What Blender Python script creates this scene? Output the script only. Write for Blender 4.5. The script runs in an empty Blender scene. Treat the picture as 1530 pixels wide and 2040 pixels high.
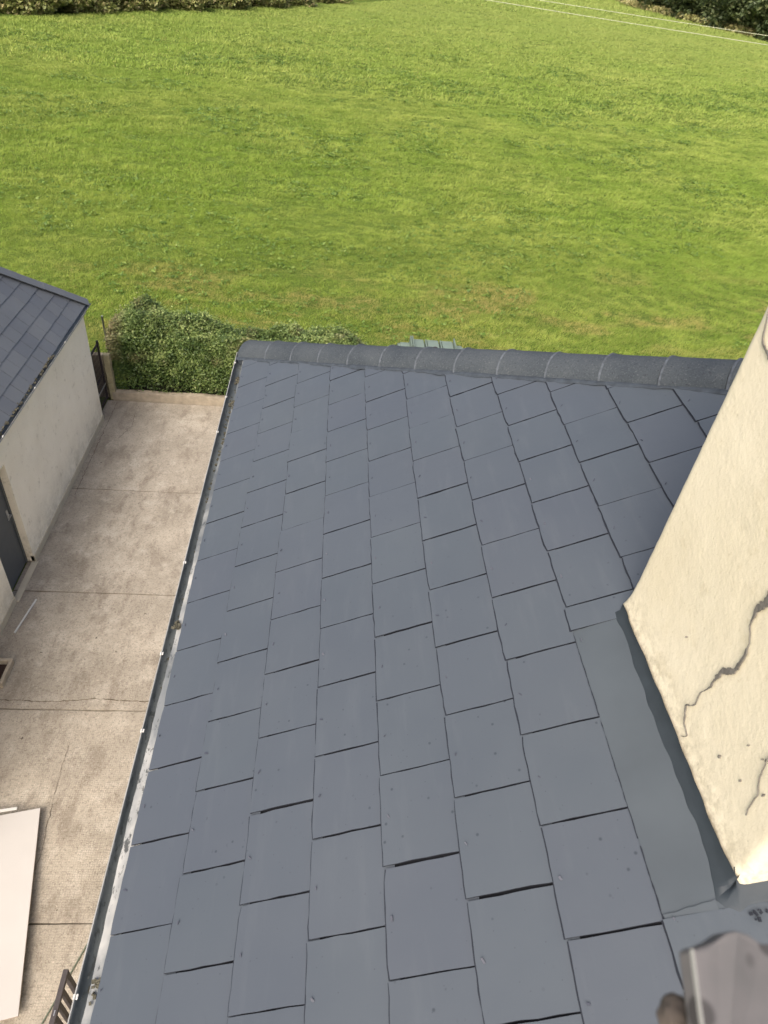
import bpy, bmesh, math, random
import numpy as np
from mathutils import Vector, Matrix

S = bpy.context.scene
COL = S.collection
random.seed(7)
rng = np.random.default_rng(11)

# ------------------------------------------------------------------ camera
# world: origin at the photographer's eye, +y runs away along the eave, +x goes up the roof slope
R_ = [[0.99495, -0.04047, 0.0919], [-0.0438, 0.64857, 0.7599], [0.09036, 0.76008, -0.64352]]
cam_d = bpy.data.cameras.new('camera')
cam = bpy.data.objects.new('camera', cam_d)
COL.objects.link(cam)
r, u, f = [Vector(v) for v in R_]
cam.matrix_world = Matrix(((r.x, u.x, -f.x, 0), (r.y, u.y, -f.y, 0), (r.z, u.z, -f.z, 0), (0, 0, 0, 1)))
cam_d.sensor_width = 36.0
cam_d.lens = 1391.0 / 2040 * 36.0
cam_d.clip_start = 0.05
cam_d.clip_end = 2000
cam_d.dof.use_dof = True
cam_d.dof.focus_distance = 4.0
cam_d.dof.aperture_fstop = 5.6
S.camera = cam

# ------------------------------------------------------------------ world and sun
SUN_EL, SUN_AZ = math.radians(48), math.radians(208)   # azimuth clockwise from +y
w = bpy.data.worlds.new('World'); S.world = w; w.use_nodes = True
nt = w.node_tree; nt.nodes.clear()
sky = nt.nodes.new('ShaderNodeTexSky'); sky.sky_type = 'NISHITA'; sky.sun_disc = False
sky.sun_elevation = SUN_EL; sky.sun_rotation = SUN_AZ
sky.air_density = 0.6; sky.dust_density = 7.0; sky.ozone_density = 0.3
bg = nt.nodes.new('ShaderNodeBackground'); bg.inputs[1].default_value = 0.15
out = nt.nodes.new('ShaderNodeOutputWorld')
nt.links.new(sky.outputs[0], bg.inputs[0]); nt.links.new(bg.outputs[0], out.inputs[0])
ld = bpy.data.lights.new('sun', 'SUN'); ld.energy = 0.6; ld.angle = math.radians(35); ld.color = (1, 0.975, 0.93)
lo = bpy.data.objects.new('sun', ld); COL.objects.link(lo)
sd = Vector((math.sin(SUN_AZ) * math.cos(SUN_EL), math.cos(SUN_AZ) * math.cos(SUN_EL), math.sin(SUN_EL)))
lo.rotation_euler = sd.to_track_quat('Z', 'Y').to_euler()
S.view_settings.view_transform = 'Standard'; S.view_settings.look = 'None'
S.view_settings.gamma = 1; S.view_settings.exposure = 1.06

# ------------------------------------------------------------------ constants (metres)
G = -8.3                       # yard level
TH = math.radians(28.29); CT, ST = math.cos(TH), math.sin(TH)
O = np.array([-0.6386, 1.0501, -2.7014]); GA = 0.2518; SW = 0.300
HIPC = 4.486                   # hip in plan: x + y = HIPC
def zr(x): return O[2] + (x - O[0]) * math.tan(TH)

# ------------------------------------------------------------------ helpers
def lin(rr, g, b):
    c = []
    for v in (rr, g, b):
        v /= 255.0
        c.append(v / 12.92 if v <= 0.04045 else ((v + 0.055) / 1.055) ** 2.4)
    return (*c, 1)

def hsh(ix, iy, iz, seed):
    n = (ix * 73856093) ^ (iy * 19349663) ^ (iz * 83492791) ^ (seed * 2654435)
    n = (n ^ (n >> 13)) * 1274126177
    n = n ^ (n >> 16)
    return (n & 0xFFFFFF) / float(0xFFFFFF)

def noise(x, y, z=0.0, seed=0):
    x, y, z = np.broadcast_arrays(np.asarray(x, float), np.asarray(y, float), np.asarray(z, float))
    i = [np.floor(v).astype(np.int64) for v in (x, y, z)]
    fr = [v - np.floor(v) for v in (x, y, z)]
    fr = [v * v * (3 - 2 * v) for v in fr]
    o = 0
    for a in (0, 1):
        for b in (0, 1):
            for c in (0, 1):
                ww = (fr[0] if a else 1 - fr[0]) * (fr[1] if b else 1 - fr[1]) * (fr[2] if c else 1 - fr[2])
                o = o + ww * hsh(i[0] + a, i[1] + b, i[2] + c, seed)
    return o * 2 - 1

def fbm(x, y, z=0.0, seed=0, oct=3):
    o = 0; a = 1.0
    for k in range(oct):
        o = o + a * noise(x * 2 ** k, y * 2 ** k, np.asarray(z) * 2 ** k, seed + k); a *= .5
    return o / 1.75

def link(name, me, mats=(), parent=None):
    o = bpy.data.objects.new(name, me); COL.objects.link(o)
    for m in (mats if isinstance(mats, (list, tuple)) else [mats]):
        me.materials.append(m)
    if parent is not None: o.parent = parent
    return o

class MB:
    """collects shapes for ONE mesh"""
    def __init__(s): s.v = []; s.f = []; s.m = []; s.sm = []
    def add(s, vs, fs, m=0, smooth=False):
        b = len(s.v); s.v += [tuple(map(float, p)) for p in vs]
        for q in fs: s.f.append([b + i for i in q]); s.m.append(m); s.sm.append(smooth)
    def box(s, a, b, m=0, M=None):
        x0, y0, z0 = a; x1, y1, z1 = b
        vs = [(x0, y0, z0), (x1, y0, z0), (x1, y1, z0), (x0, y1, z0), (x0, y0, z1), (x1, y0, z1), (x1, y1, z1), (x0, y1, z1)]
        if M is not None: vs = [M @ Vector(v) for v in vs]
        s.add(vs, [(0, 3, 2, 1), (4, 5, 6, 7), (0, 1, 5, 4), (1, 2, 6, 5), (2, 3, 7, 6), (3, 0, 4, 7)], m)
    def prism(s, poly, bottom, m=0, mside=None, smooth=False):
        """poly: list of top points, bottom: list of matching bottom points"""
        n = len(poly); vs = list(poly) + list(bottom)
        b = len(s.v); s.v += [tuple(map(float, p)) for p in vs]
        s.f.append([b + i for i in range(n)]); s.m.append(m); s.sm.append(smooth)
        s.f.append([b + n + i for i in reversed(range(n))]); s.m.append(mside if mside is not None else m); s.sm.append(False)
        for i in range(n):
            j = (i + 1) % n
            s.f.append([b + j, b + i, b + n + i, b + n + j]); s.m.append(mside if mside is not None else m); s.sm.append(False)
    def tube(s, pts, rad, n=8, m=0, cap=True):
        pts = [Vector(p) for p in pts]; rad = rad if isinstance(rad, (list, tuple)) else [rad] * len(pts)
        rings = []
        for i, p in enumerate(pts):
            t = (pts[min(i + 1, len(pts) - 1)] - pts[max(i - 1, 0)]).normalized()
            a = Vector((0, 0, 1)) if abs(t.z) < .9 else Vector((1, 0, 0))
            e1 = t.cross(a).normalized(); e2 = t.cross(e1)
            rings.append([p + rad[i] * (math.cos(2 * math.pi * k / n) * e1 + math.sin(2 * math.pi * k / n) * e2) for k in range(n)])
        vs = [q for rg in rings for q in rg]; fs = []
        for i in range(len(pts) - 1):
            for k in range(n):
                l = (k + 1) % n
                fs.append((i * n + k, i * n + l, (i + 1) * n + l, (i + 1) * n + k))
        if cap:
            fs.append(tuple(range(n))); fs.append(tuple(reversed(range((len(pts) - 1) * n, len(pts) * n))))
        s.add(vs, fs, m, True)
    def build(s, name, mats, parent=None, bevel=0):
        me = bpy.data.meshes.new(name); me.from_pydata(s.v, [], s.f)
        me.polygons.foreach_set('material_index', s.m); me.polygons.foreach_set('use_smooth', s.sm)
        me.update()
        o = link(name, me, mats, parent)
        if bevel:
            md = o.modifiers.new('bevel', 'BEVEL'); md.width = bevel; md.segments = 2; md.limit_method = 'ANGLE'
        return o

def fast_mesh(name, verts, faces_n, mats, parent=None, attrs=None):
    """verts (N,k,3): N separate polygons of k corners"""
    N, k, _ = verts.shape
    me = bpy.data.meshes.new(name)
    me.vertices.add(N * k); me.vertices.foreach_set('co', verts.reshape(-1).astype(np.float32))
    me.loops.add(N * k); me.loops.foreach_set('vertex_index', np.arange(N * k, dtype=np.int32))
    me.polygons.add(N); me.polygons.foreach_set('loop_start', np.arange(0, N * k, k, dtype=np.int32))
    me.polygons.foreach_set('loop_total', np.full(N, k, dtype=np.int32))
    me.update(calc_edges=True)
    if attrs:
        for nm, arr in attrs.items():
            at = me.attributes.new(nm, 'FLOAT', 'FACE'); at.data.foreach_set('value', arr.astype(np.float32))
    return link(name, me, mats, parent)

def thing(name, label, cat, loc=(0, 0, 0), group=None, kind=None):
    o = bpy.data.objects.new(name, None); COL.objects.link(o); o.location = loc
    o.empty_display_size = .1
    o['label'] = label; o['category'] = cat
    if group: o['group'] = group
    if kind: o['kind'] = kind
    return o
def tag(o, label, cat=None, group=None, kind=None):
    o['label'] = label
    if cat: o['category'] = cat
    if group: o['group'] = group
    if kind: o['kind'] = kind
    return o
def adopt(root):
    """children were built in world coordinates: undo the root's offset"""
    bpy.context.view_layer.update()
    inv = Matrix.Translation(-root.location)
    for c in root.children: c.matrix_parent_inverse = inv

# ------------------------------------------------------------------ node materials
class NM:
    def __init__(s, name, rough=.8, spec=.3):
        s.mat = bpy.data.materials.new(name); s.mat.use_nodes = True
        s.t = s.mat.node_tree; s.t.nodes.clear()
        s.out = s.n('ShaderNodeOutputMaterial'); s.p = s.n('ShaderNodeBsdfPrincipled')
        s.l(s.p.outputs[0], s.out.inputs[0])
        s.p.inputs['Roughness'].default_value = rough; s.p.inputs['Specular IOR Level'].default_value = spec
        g = s.n('ShaderNodeNewGeometry'); s.pos = g.outputs['Position']; s.geo = g
    def n(s, t, **k):
        x = s.t.nodes.new(t)
        for a, b in k.items(): setattr(x, a, b)
        return x
    def l(s, a, b): s.t.links.new(a, b)
    def noise(s, scale, detail=4, rough=.55, stretch=None, dist=0, off=(0, 0, 0)):
        m = s.n('ShaderNodeMapping'); s.l(s.pos, m.inputs[0]); m.inputs['Location'].default_value = off
        if stretch: m.inputs['Scale'].default_value = stretch
        x = s.n('ShaderNodeTexNoise'); s.l(m.outputs[0], x.inputs['Vector'])
        x.inputs['Scale'].default_value = scale; x.inputs['Detail'].default_value = detail
        x.inputs['Roughness'].default_value = rough; x.inputs['Distortion'].default_value = dist
        return x.outputs[0]
    def vor(s, scale, feature='F1', stretch=None, rnd=1.0):
        m = s.n('ShaderNodeMapping'); s.l(s.pos, m.inputs[0])
        if stretch: m.inputs['Scale'].default_value = stretch
        x = s.n('ShaderNodeTexVoronoi', feature=feature); s.l(m.outputs[0], x.inputs['Vector'])
        x.inputs['Scale'].default_value = scale; x.inputs['Randomness'].default_value = rnd
        return x.outputs[0]
    def ramp(s, src, lo_, hi, a=0.0, b=1.0):
        x = s.n('ShaderNodeMapRange'); x.clamp = True
        s.l(src, x.inputs[0])
        for i, v in enumerate((lo_, hi, a, b)): x.inputs[1 + i].default_value = v
        return x.outputs[0]
    def math(s, op, a, b=None):
        x = s.n('ShaderNodeMath', operation=op)
        for i, v in enumerate((a, b)):
            if v is None: continue
            if isinstance(v, (int, float)): x.inputs[i].default_value = v
            else: s.l(v, x.inputs[i])
        return x.outputs[0]
    def mix(s, fac, a, b, mode='MIX'):
        x = s.n('ShaderNodeMix', data_type='RGBA', blend_type=mode)
        if isinstance(fac, (int, float)): x.inputs[0].default_value = fac
        else: s.l(fac, x.inputs[0])
        for i, v in ((6, a), (7, b)):
            if isinstance(v, tuple): x.inputs[i].default_value = v
            else: s.l(v, x.inputs[i])
        return x.outputs[2]
    def xyz(s):
        x = s.n('ShaderNodeSeparateXYZ'); s.l(s.pos, x.inputs[0]); return x.outputs
    def attr(s, name):
        x = s.n('ShaderNodeAttribute'); x.attribute_name = name; return x.outputs['Fac']
    def bump(s, h, strength=.4, dist=.01, prev=None):
        x = s.n('ShaderNodeBump'); s.l(h, x.inputs['Height'])
        x.inputs['Strength'].default_value = strength; x.inputs['Distance'].default_value = dist
        if prev is not None: s.l(prev, x.inputs['Normal'])
        return x.outputs[0]
    def done(s, col, normal=None, rough=None):
        if isinstance(col, tuple): s.p.inputs['Base Color'].default_value = col
        else: s.l(col, s.p.inputs['Base Color'])
        if normal is not None: s.l(normal, s.p.inputs['Normal'])
        if rough is not None: s.l(rough, s.p.inputs['Roughness'])
        return s.mat

def plain(name, col, rough=.7, spec=.3, var=.12, scale=8, bump=0, bscale=60, metal=0):
    m = NM(name, rough, spec)
    n1 = m.noise(scale, 5)
    c = m.mix(m.ramp(n1, .3, .7), tuple(v * (1 - var) for v in col[:3]) + (1,), tuple(min(1, v * (1 + var)) for v in col[:3]) + (1,))
    nr = m.bump(m.noise(bscale, 4), bump, .004) if bump else None
    m.p.inputs['Metallic'].default_value = metal
    return m.done(c, nr)

def mat_slate(name, a, b, spots=True, rough=.5):
    m = NM(name, rough, .35)
    rnd = m.n('ShaderNodeAttribute'); rnd.attribute_name = 'rnd'
    c = m.mix(m.ramp(m.noise(1.3, 4, .6), .3, .7), a, b)
    # each slate its own slight tint
    c = m.mix(m.math('MULTIPLY', rnd.outputs['Fac'], .4), c, lin(72, 77, 86))
    # roller marks: soft paler streaks running across the slope
    st = m.ramp(m.noise(5, 4, .6, stretch=(3.5, .6, 3.5)), .54, .78, 0, .3)
    c = m.mix(st, c, lin(86, 92, 97))
    if spots:
        msk = m.math('MULTIPLY', m.ramp(m.noise(1.1, 2, off=(3, 1, 0)), .40, .52), m.ramp(m.xyz()[1], 2.6, 1.4, .25, 1))
        sp = m.math('MULTIPLY', m.ramp(m.vor(17), .10, .05), msk)
        c = m.mix(m.math('MULTIPLY', sp, .7), c, lin(40, 45, 52))
        sp2 = m.math('MULTIPLY', m.ramp(m.vor(34), .075, .03), m.ramp(m.noise(.9, 2, off=(6, 2, 1)), .42, .54))
        c = m.mix(m.math('MULTIPLY', sp2, .8), c, lin(38, 43, 50))
        d2 = m.math('MULTIPLY', m.ramp(m.noise(42, 3, .7, stretch=(1, .5, 1)), .67, .74), m.ramp(m.noise(2.2, 3, off=(0, 5, 2)), .5, .68))
        c = m.mix(m.math('MULTIPLY', d2, .55), c, lin(46, 51, 58))
    nb = m.bump(m.noise(5, 4, .5), .25, .01)
    nb = m.bump(m.noise(150, 3, .6), .10, .002, nb)
    ro = m.ramp(m.noise(3, 4), .3, .7, rough - .06, rough + .1)
    return m.done(c, nb, ro)

M = {}
M['slate'] = mat_slate('painted_slate', lin(69, 76, 83), lin(74, 81, 87))
M['slate_shed'] = mat_slate('painted_slate_shed', lin(86, 90, 94), lin(94, 98, 101), spots=False, rough=.55)
M['slate_edge'] = plain('slate_edge', lin(34, 38, 46), .8)  # edge colour, also used for the painted tail shadows
M['deck'] = plain('roof_underlay', lin(20, 22, 27), .9)
M['mortar'] = plain('painted_mortar', lin(54, 61, 68), .75, var=.3, scale=25, bump=.8, bscale=45)
M['dark_paint'] = plain('dark_grey_paint', lin(48, 55, 60), .6, var=.18, scale=9, bump=.3, bscale=30)
M['flash'] = plain('painted_flashing', lin(72, 79, 84), .5, var=.10, scale=3, bump=.15, bscale=12)
M['rivet'] = plain('rivet', lin(64, 68, 78), .5)
M['upvc'] = plain('white_plastic', lin(190, 190, 184), .4, var=.04)

def m_hip():
    m = NM('hip_tile_concrete', .8, .25)
    c = m.mix(m.ramp(m.noise(3.0, 5, .6), .3, .7), lin(50, 57, 63), lin(68, 74, 78))
    c = m.mix(m.ramp(m.noise(120, 3, .7), .55, .7, 0, .6), c, lin(98, 102, 102))
    c = m.mix(m.ramp(m.noise(90, 3, .7, off=(4, 4, 4)), .57, .68, 0, .7), c, lin(34, 40, 47))
    nb = m.bump(m.noise(130, 4, .7), .7, .004)
    nb = m.bump(m.noise(12, 4, .6, stretch=(1, 1, 3)), .3, .01, nb)
    return m.done(c, nb)
M['hip'] = m_hip()
M['hip_joint'] = plain('hip_joint_mortar', lin(74, 80, 86), .85, var=.35, scale=40, bump=.6)
M['lip'] = plain('weathered_lip', lin(150, 151, 147), .5, var=.2, scale=6)

def m_gutter():
    m = NM('gutter_painted', .5, .4)
    c = m.mix(m.ramp(m.noise(4, 5, .6, stretch=(1, .5, 1)), .35, .65), lin(74, 82, 86), lin(112, 118, 117))
    c = m.mix(m.ramp(m.noise(60, 4, .7, stretch=(1, .4, 1)), .52, .62, 0, .7), c, lin(58, 62, 60))
    c = m.mix(m.ramp(m.noise(75, 3, .7, off=(2, 2, 2)), .62, .7, 0, .6), c, lin(130, 130, 124))
    return m.done(c, m.bump(m.noise(70, 3), .3, .003))
M['gutter'] = m_gutter()

def m_eave():
    m = NM('eave_strip_overspray', .6, .3)
    y = m.xyz()[1]
    near = m.mix(m.ramp(m.noise(6, 4, .6, stretch=(1, .5, 1)), .38, .6), lin(166, 166, 160), lin(112, 116, 116))
    near = m.mix(m.ramp(m.noise(26, 5, .75, stretch=(1, .4, 1)), .56, .62, 0, .9), near, lin(58, 61, 60))
    far = m.mix(m.ramp(m.noise(8, 4), .4, .6), lin(66, 72, 76), lin(120, 123, 121))
    c = m.mix(m.ramp(y, 2.4, 3.4), near, far)
    big = m.ramp(m.noise(1.6, 3, .5), .52, .58, 0, .75)
    c = m.mix(m.math('MULTIPLY', big, m.ramp(m.noise(9, 4), .3, .5)), c, lin(84, 89, 91))
    return m.done(c, m.bump(m.noise(60, 3), .4, .003))
M['eave'] = m_eave()

def m_render(name, a, b, grime, edge_y=None, gr=.35, bs=1.0):
    m = NM(name, .9, .15)
    c = m.mix(m.ramp(m.noise(2.2, 5, .6), .3, .7), a, b)
    c = m.mix(m.ramp(m.noise(60, 4, .75), .60, .70, 0, gr), c, grime)
    c = m.mix(m.ramp(m.noise(7, 5, .7, off=(1, 2, 3)), .58, .75, 0, gr), c, grime)
    h = m.math('ADD', m.noise(95, 4, .65), m.math('MULTIPLY', m.ramp(m.vor(55), 0, .6), -.5))
    nb = m.bump(h, .28 * bs, .006)
    nb = m.bump(m.noise(240, 3, .7), .35, .003, nb)
    nb = m.bump(m.noise(7, 3), .15, .02, nb)
    return m, c, nb
def m_chim():
    m, c, nb = m_render('cream_roughcast', lin(214, 205, 178), lin(222, 214, 190), lin(182, 170, 136), gr=.45, bs=.6)
    X = m.xyz()
    # grimy foot where rain splashes off the slates (height above the roof plane)
    h = m.math('SUBTRACT', X[2], m.math('ADD', m.math('MULTIPLY', m.math('ADD', X[0], .6386), math.tan(TH)), -2.7014))
    foot = m.math('MULTIPLY', m.ramp(h, .16, .0), m.ramp(m.noise(26, 5, .75), .42, .62))
    c = m.mix(m.math('MULTIPLY', foot, .8), c, lin(150, 142, 118))
    c = m.mix(m.ramp(m.noise(15, 4, .8, off=(7, 3, 1)), .70, .74, 0, .8), c, lin(120, 112, 92))
    return m.done(c, nb)
M['chim'] = m_chim()
def m_shed():
    m, c, nb = m_render('shed_roughcast', lin(226, 218, 198), lin(234, 227, 208), lin(164, 154, 130), gr=.6, bs=2.2)
    z = m.xyz()[2]
    sp = m.math('MULTIPLY', m.ramp(z, -7.5, -8.2), m.ramp(m.noise(5, 5, .75), .38, .62))
    c = m.mix(m.math('MULTIPLY', sp, .45), c, lin(150, 140, 118))
    return m.done(c, nb)
M['shed'] = m_shed()
M['plinth'] = plain('smooth_plinth', lin(176, 167, 146), .85, var=.08, scale=4, bump=.2)
M['bare'] = plain('bare_render', lin(108, 105, 98), .95, var=.25, scale=40, bump=.9, bscale=90)
M['house_wall'] = plain('house_wall_render', lin(205, 196, 172), .9, bump=.5)

def m_concrete():
    m = NM('yard_concrete', .9, .2)
    X = m.xyz()
    c = m.mix(m.ramp(m.noise(1.1, 6, .65), .32, .68), lin(138, 131, 117), lin(168, 160, 144))
    c = m.mix(m.ramp(m.noise(3.3, 6, .7, off=(5, 0, 0)), .5, .68, 0, .55), c, lin(184, 177, 162))
    c = m.mix(m.ramp(m.noise(2.4, 6, .7, off=(0, 9, 0), stretch=(1.6, .7, 1)), .5, .64, 0, .7), c, lin(122, 113, 100))
    fine = m.noise(38, 5, .8)
    c = m.mix(m.ramp(fine, .50, .64, 0, .6), c, lin(88, 81, 70))
    c = m.mix(m.ramp(m.noise(30, 5, .8, off=(3, 3, 0)), .56, .68, 0, .45), c, lin(204, 192, 174))
    # mottled band, darker towards the shed wall
    e = m.math('MULTIPLY', m.ramp(X[0], -3.75, -4.45), m.ramp(m.noise(3, 5, .7), .35, .6))
    c = m.mix(m.math('MULTIPLY', e, .45), c, lin(122, 113, 100))
    c = m.mix(m.ramp(m.noise(9, 3, .6, off=(8, 8, 0)), .735, .75, 0, .8), c, lin(56, 50, 42))
    # tamped cross-hatch pattern pressed in the slabs near the house front
    wx = m.n('ShaderNodeTexWave', wave_type='BANDS', bands_direction='X'); wx.inputs['Scale'].default_value = 12
    wy = m.n('ShaderNodeTexWave', wave_type='BANDS', bands_direction='Y'); wy.inputs['Scale'].default_value = 12
    for q in (wx, wy):
        m.l(m.pos, q.inputs['Vector']); q.inputs['Distortion'].default_value = 5; q.inputs['Detail'].default_value = 3; q.inputs['Detail Scale'].default_value = 2
    hatch = m.math('MULTIPLY', wx.outputs['Fac'], wy.outputs['Fac'])
    amt = m.math('MULTIPLY', m.ramp(X[1], 7.8, 4.5), m.ramp(m.noise(1.3, 4, .6, off=(1, 1, 4)), .32, .5))
    hh = m.math('MULTIPLY', hatch, amt)
    c = m.mix(m.math('MULTIPLY', m.math('MULTIPLY', m.ramp(hatch, .25, 0), amt), .2), c, lin(98, 90, 78))
    nb = m.bump(hh, .35, .008)
    nb = m.bump(fine, .4, .008, nb)
    return m.done(c, nb)
M['conc'] = m_concrete()
M['conc_old'] = plain('old_concrete_edge', lin(152, 142, 124), .9, var=.2, scale=9, bump=.6)
M['joint'] = plain('joint_dirt', lin(84, 74, 60), .95, var=.3)

def m_field_ground():
    m = NM('field_ground', .95, .1)
    c = m.mix(m.ramp(m.noise(.5, 6, .65), .3, .7), lin(78, 96, 38), lin(96, 114, 48))
    c = m.mix(m.ramp(m.noise(9, 5, .8), .45, .7, 0, .6), c, lin(44, 58, 22))
    return m.done(c, m.bump(m.noise(9, 5, .75), .9, .08))
M['field'] = m_field_ground()

def m_grass():
    m = NM('grass_blades', .55, .25)
    rnd = m.attr('rnd'); dry = m.attr('dry')
    c = m.mix(rnd, lin(108, 134, 50), lin(182, 194, 100))
    c = m.mix(m.ramp(m.noise(.11, 4, .6), .38, .62, 0, .55), c, lin(130, 162, 58))
    c = m.mix(m.ramp(m.noise(.6, 4, .6, stretch=(.6, 1.4, 1)), .48, .66, 0, .45), c, lin(100, 132, 48))
    # the sward is paler and yellower in the far half of the field
    c = m.mix(m.ramp(m.xyz()[1], 30, 100, 0, .6), c, lin(158, 172, 98))
    c = m.mix(dry, c, lin(184, 168, 108))
    m.l(c, m.p.inputs['Base Color'])
    tr = m.n('ShaderNodeBsdfTranslucent'); m.l(c, tr.inputs[0])
    mx = m.n('ShaderNodeMixShader'); mx.inputs[0].default_value = .35
    m.l(m.p.outputs[0], mx.inputs[1]); m.l(tr.outputs[0], mx.inputs[2]); m.l(mx.outputs[0], m.out.inputs[0])
    return m.mat
M['grass'] = m_grass()

def m_leaf(name, cols, tip=None, dryness=0):
    m = NM(name, .5, .4)
    rnd = m.attr('rnd')
    c = m.mix(m.ramp(rnd, 0, .6), cols[0], cols[1]); c = m.mix(m.ramp(rnd, .6, 1), c, cols[2])
    if tip:
        c = m.mix(m.attr('tip'), c, tip)
    m.l(c, m.p.inputs['Base Color'])
    tr = m.n('ShaderNodeBsdfTranslucent'); m.l(c, tr.inputs[0])
    mx = m.n('ShaderNodeMixShader'); mx.inputs[0].default_value = .25
    m.l(m.p.outputs[0], mx.inputs[1]); m.l(tr.outputs[0], mx.inputs[2]); m.l(mx.outputs[0], m.out.inputs[0])
    return m.mat
M['hedge'] = m_leaf('hedge_leaves', [lin(64, 86, 42), lin(108, 128, 68), lin(154, 166, 102)], tip=lin(144, 130, 96))
M['bramble'] = m_leaf('bramble_leaves', [lin(112, 122, 66), lin(140, 146, 88), lin(176, 172, 118)], tip=lin(174, 162, 116))
M['tree'] = m_leaf('tree_leaves', [lin(62, 76, 48), lin(88, 102, 64), lin(124, 132, 88)], tip=lin(126, 130, 84))
M['weed'] = m_leaf('weed_leaves', [lin(78, 106, 38), lin(98, 126, 48), lin(132, 150, 72)], tip=lin(160, 150, 90))
M['core'] = plain('twig_core', lin(34, 36, 24), .95, var=.3, bump=1, bscale=20)
M['bark'] = plain('bark', lin(84, 74, 60), .95, var=.25, bump=.8)
M['door'] = plain('door_grey_paint', lin(76, 80, 82), .5, var=.06)
M['steel'] = plain('steel', lin(170, 172, 172), .35, metal=.7)
M['iron'] = plain('dark_iron', lin(50, 44, 44), .7, var=.25, scale=15)
M['brown'] = plain('brown_stained_wood', lin(64, 60, 60), .7, var=.2, scale=14, bump=.4)
M['pillar'] = plain('mossy_render', lin(150, 142, 112), .9, var=.2, scale=10, bump=.7)
M['tank'] = plain('grey_green_plastic', lin(104, 118, 108), .5, var=.06)
M['panel'] = plain('offwhite_board', lin(172, 169, 163), .6, var=.04, scale=1.5, bump=.1)
M['panel_edge'] = plain('board_edge', lin(150, 136, 122), .8)
M['wire'] = plain('pale_cable', lin(176, 180, 150), .5)
M['cord'] = plain('green_cord', lin(92, 100, 84), .7)
M['hole'] = plain('dark_hole', lin(46, 34, 28), .9)
M['moss'] = plain('moss_clumps', lin(74, 72, 60), .95, var=.4, scale=40, bump=.8)
M['terra'] = plain('brown_clay', lin(72, 66, 60), .85, bump=.4)

# ------------------------------------------------------------------ the ground
HED_Y = 13.10
def struct(o, k='structure'): o['kind'] = k; return o

# yard slabs, divided by open joints
joints = [13.10, 10.09, 7.565, 5.48, 2.9, .4, -2.1, -4.6]
mb = MB()
x0, x1 = -4.62, 9.0
for i in range(len(joints) - 1):
    ya, yb = joints[i + 1] + .009, joints[i] - .009
    n = 80; top = []
    for k in range(n + 1):
        x = x0 + (x1 - x0) * k / n; top.append((x, ya + random.uniform(-.004, .006)))
    for k in range(n + 1):
        x = x1 - (x1 - x0) * k / n; top.append((x, yb + random.uniform(-.006, .004)))
    dz = random.uniform(-.003, .003)
    mb.prism([(x, y, G + dz) for x, y in top], [(x, y, G - .12) for x, y in top], 0, 0)
# a second, crooked line beside the third joint
struct(mb.build('yard_concrete', [M['conc']]))
mb = MB(); mb.box((x0, -4.6, G - .2), (x1, 13.1, G - .045)); struct(mb.build('yard_bed', [M['joint']]))
# hairline cracks in the slabs, thin ribbons of dirt
def crack(mb, pts, wd, z, jit=.02, m=0):
    pts = [np.array(p, float) for p in pts]; q = []
    for a, b in zip(pts[:-1], pts[1:]):
        n = max(2, int(np.linalg.norm(b - a) / .05))
        for k in range(n): q.append(a + (b - a) * k / n + rng.normal(0, jit * .35, 2))
    q.append(pts[-1])
    for a, b in zip(q[:-1], q[1:]):
        d = b - a; nn = np.array([-d[1], d[0]]) / (np.linalg.norm(d) + 1e-6) * wd * rng.uniform(.4, 1.2) / 2
        mb.add([(*(a - nn), z), (*(b - nn), z), (*(b + nn), z), (*(a + nn), z)], [(0, 1, 2, 3)], m)
mb = MB(); zc = G + .006
crack(mb, [(-4.2, 5.62), (-3.4, 5.60), (-2.9, 5.66), (-2.3, 5.62), (-1.6, 5.66)], .012, zc)
crack(mb, [(-3.05, 4.95), (-3.02, 4.4), (-2.95, 3.6), (-2.98, 3.2)], .005, zc)
crack(mb, [(-4.40, 13.0), (-4.40, 11.6), (-4.38, 9.9)], .008, zc)
crack(mb, [(-3.95, 12.6), (-3.9, 12.2), (-4.05, 11.7)], .007, zc)
struct(mb.build('yard_crack', [M['joint']]))

# the field: a dense patch of gently bumpy turf that carries on to the horizon
def field_z(x, y):
    return (G - .02 + .05 * fbm(x * 1.1, y * 1.6, 0, 3) + .035 * noise(x * 3.1, y * 4.2, 0, 9) + .10 * noise(x * .12, y * .12, 0, 5)
            + np.clip(np.asarray(y) - 60, 0, 200) * .004)
def grid(name, xs, ys, zf, mat):
    X, Y = np.meshgrid(xs, ys); Z = zf(X, Y)
    v = np.stack([X, Y, Z], -1).reshape(-1, 3); nx, ny = len(xs), len(ys)
    i = np.arange((nx - 1) * (ny - 1)); a = (i // (nx - 1)) * nx + i % (nx - 1)
    fs = np.stack([a, a + 1, a + nx + 1, a + nx], -1)
    me = bpy.data.meshes.new(name); me.vertices.add(len(v)); me.vertices.foreach_set('co', v.reshape(-1).astype(np.float32))
    me.loops.add(fs.size); me.loops.foreach_set('vertex_index', fs.reshape(-1).astype(np.int32))
    me.polygons.add(len(fs)); me.polygons.foreach_set('loop_start', np.arange(0, fs.size, 4, dtype=np.int32))
    me.polygons.foreach_set('loop_total', np.full(len(fs), 4, dtype=np.int32)); me.update(calc_edges=True)
    me.polygons.foreach_set('use_smooth', np.ones(len(fs), dtype=bool))
    return link(name, me, [mat])
def nonuni(a, b, d0, g):
    o = [a]; d = d0
    while o[-1] < b: o.append(o[-1] + d); d *= g
    return np.array(o)
ys = np.concatenate([nonuni(13.32, 60, .12, 1.008), nonuni(62, 700, 1.0, 1.04)])
xp = nonuni(0, 45, .14, 1.012); xp2 = nonuni(xp[-1] + 1, 500, 1.2, 1.08)
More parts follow.
